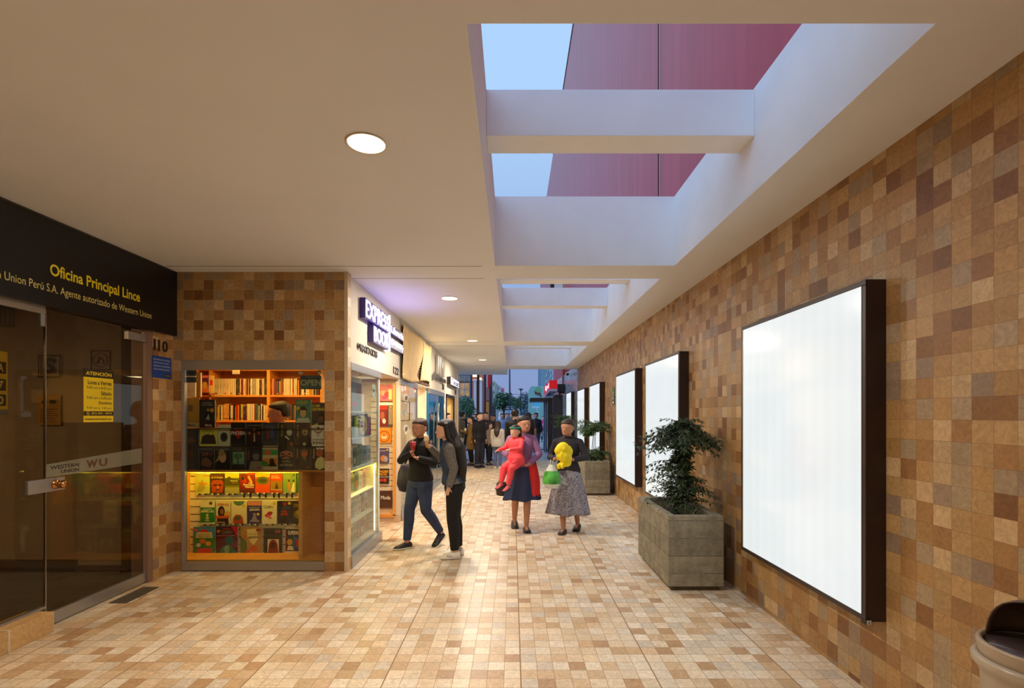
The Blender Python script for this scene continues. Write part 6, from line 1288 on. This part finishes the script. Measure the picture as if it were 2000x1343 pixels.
# dark posts of the passage front
for px, Y, lab in ((934, 19.0, 'nearest slim dark post at the open end of the passage'), (947.5, 24.0, 'second slim dark post, carrying the red banner sign'), (958.5, 31.0, 'third dark post at the head of the fence')):
    x = cy(px, Y); t = thing('steel_post', lab, 'post', (x, Y, 0), group='dark posts along the street side')
    b = MB(); wd_ = .045 if Y < 30 else .09; b.box(-wd_, wd_, -wd_, wd_, 0, 3.7 if Y < 20 else 4.3, m_brown); obj('shaft', b, t); b = MB(); b.box(-wd_ * 2, wd_ * 2, -wd_ * 2, wd_ * 2, 0, .02, m_blackm); obj('base_plate', b, t)
t = thing('banner_sign', 'red and white angled banner sign on the second dark post', 'sign', (cy(949.5, 24), 24, 2.86))
b = MB(); b.add([(0, 0, .1), (.10, 0, -.02), (.22, 0, .25), (.22, 0, .95), (.06, 0, .9), (0, 0, .7), (0, .03, .1), (.10, .03, -.02), (.22, .03, .25), (.22, .03, .95), (.06, .03, .9), (0, .03, .7)], [(0, 1, 2, 3, 4, 5), (11, 10, 9, 8, 7, 6), (0, 6, 7, 1), (1, 7, 8, 2), (2, 8, 9, 3), (3, 9, 10, 4), (4, 10, 11, 5), (5, 11, 6, 0)], mat((214, 22, 34), .5)); obj('red_panel', b, t)
b = MB(); b.add([(-.04, -.005, .15), (.07, -.005, .03), (.07, -.005, .7), (.0, -.005, .75)], [(0, 1, 2, 3)], mat((226, 214, 214), .5)); obj('pale_panel', b, t)
t = thing('orange_panel', 'orange advertising panel at the foot of the second dark post', 'panel', (cy(950, 25), 25.2, 0)); b = MB(); b.box(-.10, .10, 0, .05, 0, 2.28, mat((214, 140, 50), .6)); obj('panel', b, t); b = MB(); b.box(-.12, .12, -.01, .06, 2.28, 2.32, m_brown); obj('cap', b, t)
# left: railing, tree, building with lit windows, brick building
t = thing('white_railing', 'white metal railing outside on the left beyond the passage', 'railing', (-2.9, 26, 0))
b = MB()
for k in range(26): b.cyl((k * .08, 0, .1), (k * .08, 0, 1.1), .012, .012, mat((206, 212, 222), .5), 6)
for z in (.1, .6, 1.1): b.cyl((-.05, 0, z), (2.05, 0, z), .02, .02, mat((206, 212, 222), .5), 6)
for k in (0, 12, 25): b.cyl((k * .08, 0, 0), (k * .08, 0, 1.2), .03, .03, mat((206, 212, 222), .5), 8)
obj('bars', b, t)
t = thing('stool', 'small dark stool by the shop end on the left', 'stool', (-1.48, 16.6, 0)); b = MB(); b.box(-.17, .17, -.17, .17, .43, .46, m_blackm); obj('seat', b, t)
for sx_ in (-1, 1):
    for sy in (-1, 1): b = MB(); b.box(sx_ * .15 - .015, sx_ * .15 + .015, sy * .15 - .015, sy * .15 + .015, 0, .43, m_blackm); obj('leg', b, t)
def tree(lab, loc, crown, n, lm, seed, size=.12, trunk=.12):
    r = random.Random(seed); t = thing('tree', lab, 'tree', loc, group='street trees')
    b = MB(); cxr, cyr, czr, hz = crown
    for k in range(n):
        while True:
            v = Vector((r.uniform(-1, 1), r.uniform(-1, 1), r.uniform(-1, 1)))
            if .25 < v.length < 1: break
        lump = 1 + .22 * math.sin(5 * v.x + seed) * math.cos(4 * v.z + 2)
        p = Vector((v.x * cxr * lump, v.y * cyr * lump, hz + v.z * czr * lump)); d = Vector((r.uniform(-1, 1), r.uniform(-1, 1), r.uniform(-1, .6)))
        leaflet(b, p, d, size * r.uniform(.7, 1.3), size * .38, r, lm)
    obj('foliage', b, t)
    b = MB(); b.tube([(0, 0, 0), (.03, 0, hz * .4), (-.02, 0, hz * .75), (0, 0, hz)], [trunk, trunk * .8, trunk * .6, trunk * .3], m_stem, 8)
    for k in range(5):
        a = k * 1.3; b.tube([(0, 0, hz * .6), (cxr * .3 * math.cos(a), cyr * .3 * math.sin(a), hz * .8), (cxr * .6 * math.cos(a), cyr * .6 * math.sin(a), hz + .1)], [trunk * .5, trunk * .35, trunk * .15], m_stem, 6)
    obj('trunk', b, t)
m_tl = leaf_mat((84, 124, 88)); m_tl2 = leaf_mat((80, 112, 82)); m_tl3 = leaf_mat((120, 142, 150), .15)  # last leaf colour is pale and bluish to imitate distance haze
tree('bushy green street tree just outside the shop end on the left', (cy(911, 28), 28, 0), (.56, .5, .68, 2.0), 1700, m_tl, 3, .10, .05)
tree('rounded green tree in the middle of the street, behind the utility pole', (cy(984, 76), 76, 0), (1.6, 1.6, 1.3, 3.8), 1600, m_tl2, 5, .4, .2)
tree('lower green tree to the right of the utility pole', (cy(1001, 96), 96, 0), (1.9, 1.8, 1.2, 3.9), 1300, m_tl2, 8, .4, .2)
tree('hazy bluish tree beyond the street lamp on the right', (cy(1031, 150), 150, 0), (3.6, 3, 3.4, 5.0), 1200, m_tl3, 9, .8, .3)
t = thing('utility_pole', 'tall dark utility pole in the street, rising past the edge of the soffit', 'pole', (cy(996, 60), 60, 0))
b = MB(); b.cyl((0, 0, 0), (-.05, 0, 9.5), .12, .08, mat((78, 78, 92), .8), 12); obj('shaft', b, t); b = MB(); b.box(-.5, .45, -.05, .05, 2.35, 2.5, mat((160, 170, 186), .7)); b.box(-.4, .35, -.05, .05, 2.6, 2.7, mat((160, 170, 186), .7)); b.cyl((.1, -.1, .8), (.1, -.1, 2.2), .16, .16, mat((150, 170, 210), .6), 10); obj('fittings', b, t)
t = thing('street_lamp', 'slim dark street lamp with a flat round head, right of the utility pole', 'street lamp', (cy(1017.5, 40), 40, 0))
b = MB(); b.cyl((0, 0, 0), (0, 0, 3.55), .05, .035, m_blackm, 10); obj('pole', b, t); b = MB(); b.lathe((0, 0, 3.55), [(.03, 0), (.10, .06), (.11, .09), (.24, .10), (.20, .14), (.02, .20)], mat((80, 84, 96), .5), 16); obj('lamp_head', b, t)
t = thing('overhead_wires', 'thin dark wires slung across the street', 'wires', (0, 60, 0)); b = MB()
for z, dz_ in ((4.3, .4), (4.0, .5), (3.75, .3), (2.95, .05)): b.tube([(-2.6 + 6.0 * u, 0, z - dz_ * 4 * u * (1 - u) * .5) for u in [k / 10 for k in range(11)]], .02, m_blackm, 4)
obj('wire', b, t)
def wall_block(name, lab, x0, x1, y0, y1, h, col, wins, wcol, frame=None, wmat=None):
    t = thing(name, lab, 'building', (0, 0, 0))
    b = MB(); b.box(x0, x1, y0, y1, 0, h, mat(col, .85, noise=.06, nscale=1.5)); obj('walls', b, t)
    for (a, c, z0, z1) in wins:
        b = MB(); b.box(a, c, y0 - .04, y0, z0, z1, wmat or mat(wcol, .3)); w_ = obj('window', b, t)
        if frame:
            b = MB(); f = .05
            b.box(a - f, c + f, y0 - .08, y0 - .02, z0 - f, z0, mat(frame, .5)); b.box(a - f, c + f, y0 - .08, y0 - .02, z1, z1 + f, mat(frame, .5)); b.box(a - f, a, y0 - .08, y0 - .02, z0, z1, mat(frame, .5)); b.box(c, c + f, y0 - .08, y0 - .02, z0, z1, mat(frame, .5)); m0 = (a + c) / 2; b.box(m0 - f / 2, m0 + f / 2, y0 - .08, y0 - .03, z0, z1, mat(frame, .5)); m1 = (z0 + z1) / 2; b.box(a, c, y0 - .08, y0 - .03, m1 - f / 2, m1 + f / 2, mat(frame, .5)); obj('frame', b, w_)
    return t
YY = 36; fx = lambda px: cy(px, YY); fz = lambda py: EYE - (py - 811) * YY / F
wall_block('glass_building', 'dark framed building with a large lit window behind the street tree on the left', -9, fx(921), YY, YY + 8, 9, (84, 92, 114), [(fx(898.5), fx(917), fz(745), fz(735)), (fx(898.5), fx(917), fz(775), fz(746.5))], (150, 130, 96), (150, 170, 186))
gb = bpy.data.objects['glass_building']; b = MB()
b.box(0, fx(916.5) - fx(899), -.01, 0, 0, fz(748) - fz(773), mat((190, 140, 84), .6, emit=.35, noise=.5, nscale=3)); obj('lit_interior', b, gb, (fx(899), YY - .06, fz(773)))
BY = 34; gx = lambda px: cy(px, BY); gz = lambda py: EYE - (py - 811) * BY / F
t = wall_block('brick_building', 'red brick building with pale columns beyond the first dark post', gx(922), gx(943.5), BY, BY + 9, 7, (176, 108, 98), [], (0, 0, 0))
for pa, pb in ((925.5, 931), (936.5, 942)):
    b = MB(); b.box(gx(pa), gx(pb), BY - .3, BY, 0, gz(744), mat((206, 200, 200), .7)); b.box(gx(pa) - .05, gx(pb) + .05, BY - .35, BY, gz(744), gz(741), mat((236, 226, 206), .6)); obj('column', b, t)
for pa, pb, za, zb in ((924, 932, 736, 731), (936, 941, 742, 738)):
    b = MB(); b.box(gx(pa), gx(pb), BY - .4, BY - .05, gz(za), gz(zb), mat((250, 226, 180), .5, emit=1.2)); obj('eave_lamp', b, t)
# far row of buildings left of the street, distance haze put into their pale colours
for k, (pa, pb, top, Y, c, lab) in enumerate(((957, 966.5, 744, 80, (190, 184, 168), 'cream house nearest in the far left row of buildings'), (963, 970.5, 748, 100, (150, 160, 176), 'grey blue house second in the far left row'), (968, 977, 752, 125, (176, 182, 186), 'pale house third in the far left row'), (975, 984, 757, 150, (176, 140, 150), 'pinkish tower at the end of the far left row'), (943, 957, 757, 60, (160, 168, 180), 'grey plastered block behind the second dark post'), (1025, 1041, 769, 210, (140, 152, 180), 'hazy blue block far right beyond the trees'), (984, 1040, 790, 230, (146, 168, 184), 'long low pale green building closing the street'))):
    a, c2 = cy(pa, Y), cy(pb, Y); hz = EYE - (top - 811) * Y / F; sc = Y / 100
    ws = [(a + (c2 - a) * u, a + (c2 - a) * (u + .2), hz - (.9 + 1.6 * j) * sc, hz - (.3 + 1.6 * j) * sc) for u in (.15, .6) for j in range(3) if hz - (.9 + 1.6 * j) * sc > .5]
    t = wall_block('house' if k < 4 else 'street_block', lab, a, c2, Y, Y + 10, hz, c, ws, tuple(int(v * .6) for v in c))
    if k == 3: b = MB(); b.box(a - .1, c2 + .1, Y - .2, Y + .1, hz - .8, hz - .2, mat((214, 90, 90), .7)); b.box(a, c2, Y - .15, Y, hz - 2.6, hz - 2.2, mat((214, 90, 90), .7)); obj('red_band', b, t)
# right side of the street: patterned tower, mint building, slate tower
wall_block('slate_tower', 'plain slate blue tower on the right of the street', cy(1056.5, 70), cy(1066, 70), 70, 78, 14, (110, 140, 176), [], (0, 0, 0))
t = wall_block('patterned_tower', 'tower with pale wavy patterned panels between the slate tower and the red facade', cy(1064.5, 50), cy(1079.5, 50), 50, 58, 12, (130, 156, 166), [], (0, 0, 0))
b = MB(); r = random.Random(3)
for k in range(46):
    x = r.uniform(cy(1065, 50), cy(1078, 50)); z = r.uniform(4.4, 9); a = r.uniform(.4, 1.4)
    b.tube([(x, 49.97, z), (x + .08 * math.sin(a), 49.97, z + .2), (x + .2 * math.cos(a), 49.97, z + .45)], .03, mat((206, 220, 222), .6), 4)
obj('wavy_panels', b, t)
MY = 48; mx_ = lambda px: cy(px, MY); mz_ = lambda py: EYE - (py - 811) * MY / F
t = wall_block('mint_building', 'mint green building with a painted green rounded shape above the dark canopy', mx_(1037.5), mx_(1063), MY, MY + 9, mz_(754), (146, 196, 186), [], (0, 0, 0))
b = MB(); b.slab([(x, z) for x, z in ell(mx_(1051), mz_(761), .32, .30, 20)], MY - .06, MY, mat((120, 176, 128), .7)); b.slab([(mx_(1044), mz_(763)), (mx_(1049), mz_(766)), (mx_(1056), mz_(767)), (mx_(1058), mz_(776)), (mx_(1053), mz_(771)), (mx_(1045), mz_(769))], MY - .08, MY, mat((110, 70, 60), .7)); obj('painted_shape', b, t)
t = thing('cyan_sign', 'small cyan and white street sign on a pole under the dark canopy', 'sign', P(1049, 800, 30)); z0 = t.location.z
b = MB(); b.cyl((0, 0, -z0), (0, 0, .3), .03, .03, mat((150, 190, 210), .5), 8); obj('pole', b, t); b = MB(); b.box(-.33, .15, -.03, 0, .10, .22, mat((170, 206, 220), .5)); b.slab([(-.25, .22), (.15, .22), (.26, .38), (.14, .50), (-.33, .50)], -.03, 0, mat((90, 186, 206), .5)); obj('panel', b, t)
# canopy, red sign, gumball machine, pay telephone
CY = 21.2
t = thing('shop_canopy', 'dark brown canopy frame with a post at the far right of the passage', 'canopy', (cy(1070, CY), CY, 0))
ch = EYE - (776.5 - 811) * CY / F; cl = EYE - (784 - 811) * CY / F; lx = (1036 - 1070) * CY / F; rx_ = (1079 - 1070) * CY / F
b = MB(); b.box(lx, rx_, 0, 1.6, cl, ch, m_brown); obj('canopy_box', b, t, bevel=.005)
b = MB(); b.box(0, rx_, 0, .14, 0, cl, m_brown); obj('post', b, t)
b = MB(); b.box(rx_ - .28, rx_ - .26, .1, 1.6, 0, cl, mat((110, 140, 166), .3)); b.box(-.13, .0, .5, .6, 0, cl, mat((96, 110, 130), .4)); b.box(-.08, -.05, .45, .5, 0, cl, m_steel); obj('glazed_side', b, t)
t = thing('red_wall_sign', 'bright red box sign with white letters fixed above the dark canopy', 'sign', (1.50, 20.2, 2.50))
b = MB(); b.add([(0, 0, .15), (0, 3.6, .0), (0, 3.6, .44), (0, 0, .50), (.30, 0, .15), (.30, 3.6, .0), (.30, 3.6, .44), (.30, 0, .50)], [(0, 1, 2, 3), (7, 6, 5, 4), (0, 3, 7, 4), (1, 5, 6, 2), (3, 2, 6, 7), (0, 4, 5, 1)], mat((226, 16, 24), .4, emit=.35)); obj('sign_box', b, t)
mbx = MB(); put_text(mbx, 'ipi', .5, 2.9, .14, .42, 0, mat((250, 236, 240), .4, emit=.8), .03); mbx.v = [(-.006, 3.3 - v[0], v[2]) for v in mbx.v]; mbx.f = [list(reversed(f)) for f in mbx.f]; obj('lettering', mbx, t)
b = MB(); b.add([(-.01, 0, .06), (-.01, 3.6, -.09), (-.01, 3.6, .0), (-.01, 0, .15), (.30, 0, .06), (.30, 3.6, -.09), (.30, 3.6, 0), (.30, 0, .15)], [(0, 1, 2, 3), (7, 6, 5, 4), (0, 3, 7, 4), (1, 5, 6, 2), (3, 2, 6, 7), (0, 4, 5, 1)], mat((190, 170, 190), .5)); obj('lower_rim', b, t)
t = thing('gumball_machine', 'white gumball machine with a round globe on a black pole stand', 'gumball machine', (cy(1062, 23.2), 23.2, 0))
b = MB(); b.lathe((0, 0, 0), [(.19, 0), (.19, .02), (.03, .04), (.02, .62)], m_black, 20); obj('stand', b, t)
b = MB(); b.box(-.12, .12, -.10, .10, .62, .86, mat((206, 210, 214), .4)); b.box(-.07, .07, -.105, -.10, .66, .76, mat((150, 154, 160), .4)); obj('dispenser', b, t, bevel=.01)
b = MB(); b.ball((0, 0, 1.0), .17, glass_mat('globe_glass', (225, 230, 235), 1.2), 20, 14); obj('globe', b, t)
b = MB(); r = random.Random(2)
for k in range(80):
    v = Vector((r.uniform(-1, 1), r.uniform(-1, 1), r.uniform(-1, .3)))
    if v.length < 1: b.ball(Vector((0, 0, 1.0)) + v * .14, .022, mat(r.choice([(190, 60, 60), (160, 90, 70), (210, 200, 190), (120, 60, 60)]), .4), 6, 5)
g = obj('gumballs', b, t); g['kind'] = 'stuff'
b = MB(); b.lathe((0, 0, 1.14), [(.11, 0), (.11, .03), (.03, .06), (.02, .09)], mat((214, 216, 220), .4), 16); obj('cap', b, t)
t = thing('pay_telephone', 'pale pay telephone with a hanging cord by the brown cabinet', 'telephone', (1.62, 21.9, 1.25)); b = MB(); b.box(0, .2, 0, .25, 0, .45, mat((170, 176, 186), .5)); obj('case', b, t, bevel=.02); b = MB(); b.tube([(.0, -.02, .38), (-.06, -.02, .2), (.02, -.02, -.1), (-.02, -.02, -.3), (.1, -.02, 0)], .012, mat((150, 156, 166), .5), 6); obj('cord', b, t); b = MB(); b.cyl((-.03, -.03, .2), (-.03, -.03, .4), .03, .03, m_blackm, 8); b.box(.08, .12, .1, .14, -1.25, 0, mat((120, 124, 134), .5)); obj('handset_and_stand', b, t)
# fence along the left of the street
t = thing('street_fence', 'dark metal fence running down the left side of the street', 'fence', (-1.34, 31.7, 0)); b = MB()
for k in range(60): b.box(-.012 - .012 * k, .012 - .012 * k, .5 * k, .5 * k + .05, 0, 2.3 + (.3 if k % 6 == 0 else 0), m_brown)
for z in (.2, 2.2): b.tube([(0, 0, z), (-.72, 29.5, z)], .03, m_brown, 4)
obj('bars', b, t)
# vehicles far down the street
def car(lab, px, Y, col, van=False, yaw=0.0):
    t = thing('van' if van else 'car', lab, 'vehicle', (cy(px, Y), Y, 0), yaw, group='vehicles far down the street')
    b = MB(); h = 2.1 if van else 1.45
    prof = [(-.86, .35), (-.9, .8), (-.8, 1.0), (-.7, h - .05), (-.5, h), (.5, h), (.7, h - .05), (.8, 1.0), (.9, .8), (.86, .35)]
    rg = [[Vector((x * s_, y, .35 + (z - .35) * zs)) for x, z in prof] for y, s_, zs in ((-2.1, .94, .42), (-1.9, 1, .5), (-1.0, 1, .55 if not van else .95), (-.5, 1, 1), (1.2, 1, 1), (1.8, 1, .6 if not van else 1), (2.1, .94, .5 if not van else .95))]
    b.loft(rg, mat(col, .3)); obj('body', b, t)
    b = MB(); b.box(-.62, .62, -1.02 if van else -.98, -.55, 1.0, h - .15, mat((40, 50, 66), .15)); obj('windscreen', b, t)
    for sx_ in (-1, 1):
        for y in (-1.3, 1.3): b = MB(); b.cyl((sx_ * .78, y, .33), (sx_ * .92, y, .33), .33, .33, m_black, 16); obj('wheel', b, t)
        b = MB(); b.ball((sx_ * .62, -2.08, .65), (.14, .05, .09), mat((236, 240, 250), .2), 10, 6); obj('headlamp', b, t)
car('white van parked far down the street on the left', 982, 95, (206, 210, 220), True)
car('white car far down the street, right of the lamp post', 1029, 78, (206, 210, 222))
car('silver car behind the white one far down the street', 1038, 92, (150, 158, 176))
car('dark blue car at the right of the far street', 1047, 86, (56, 66, 96))
car('pale car in the second row far down the street', 1024, 110, (186, 192, 206))
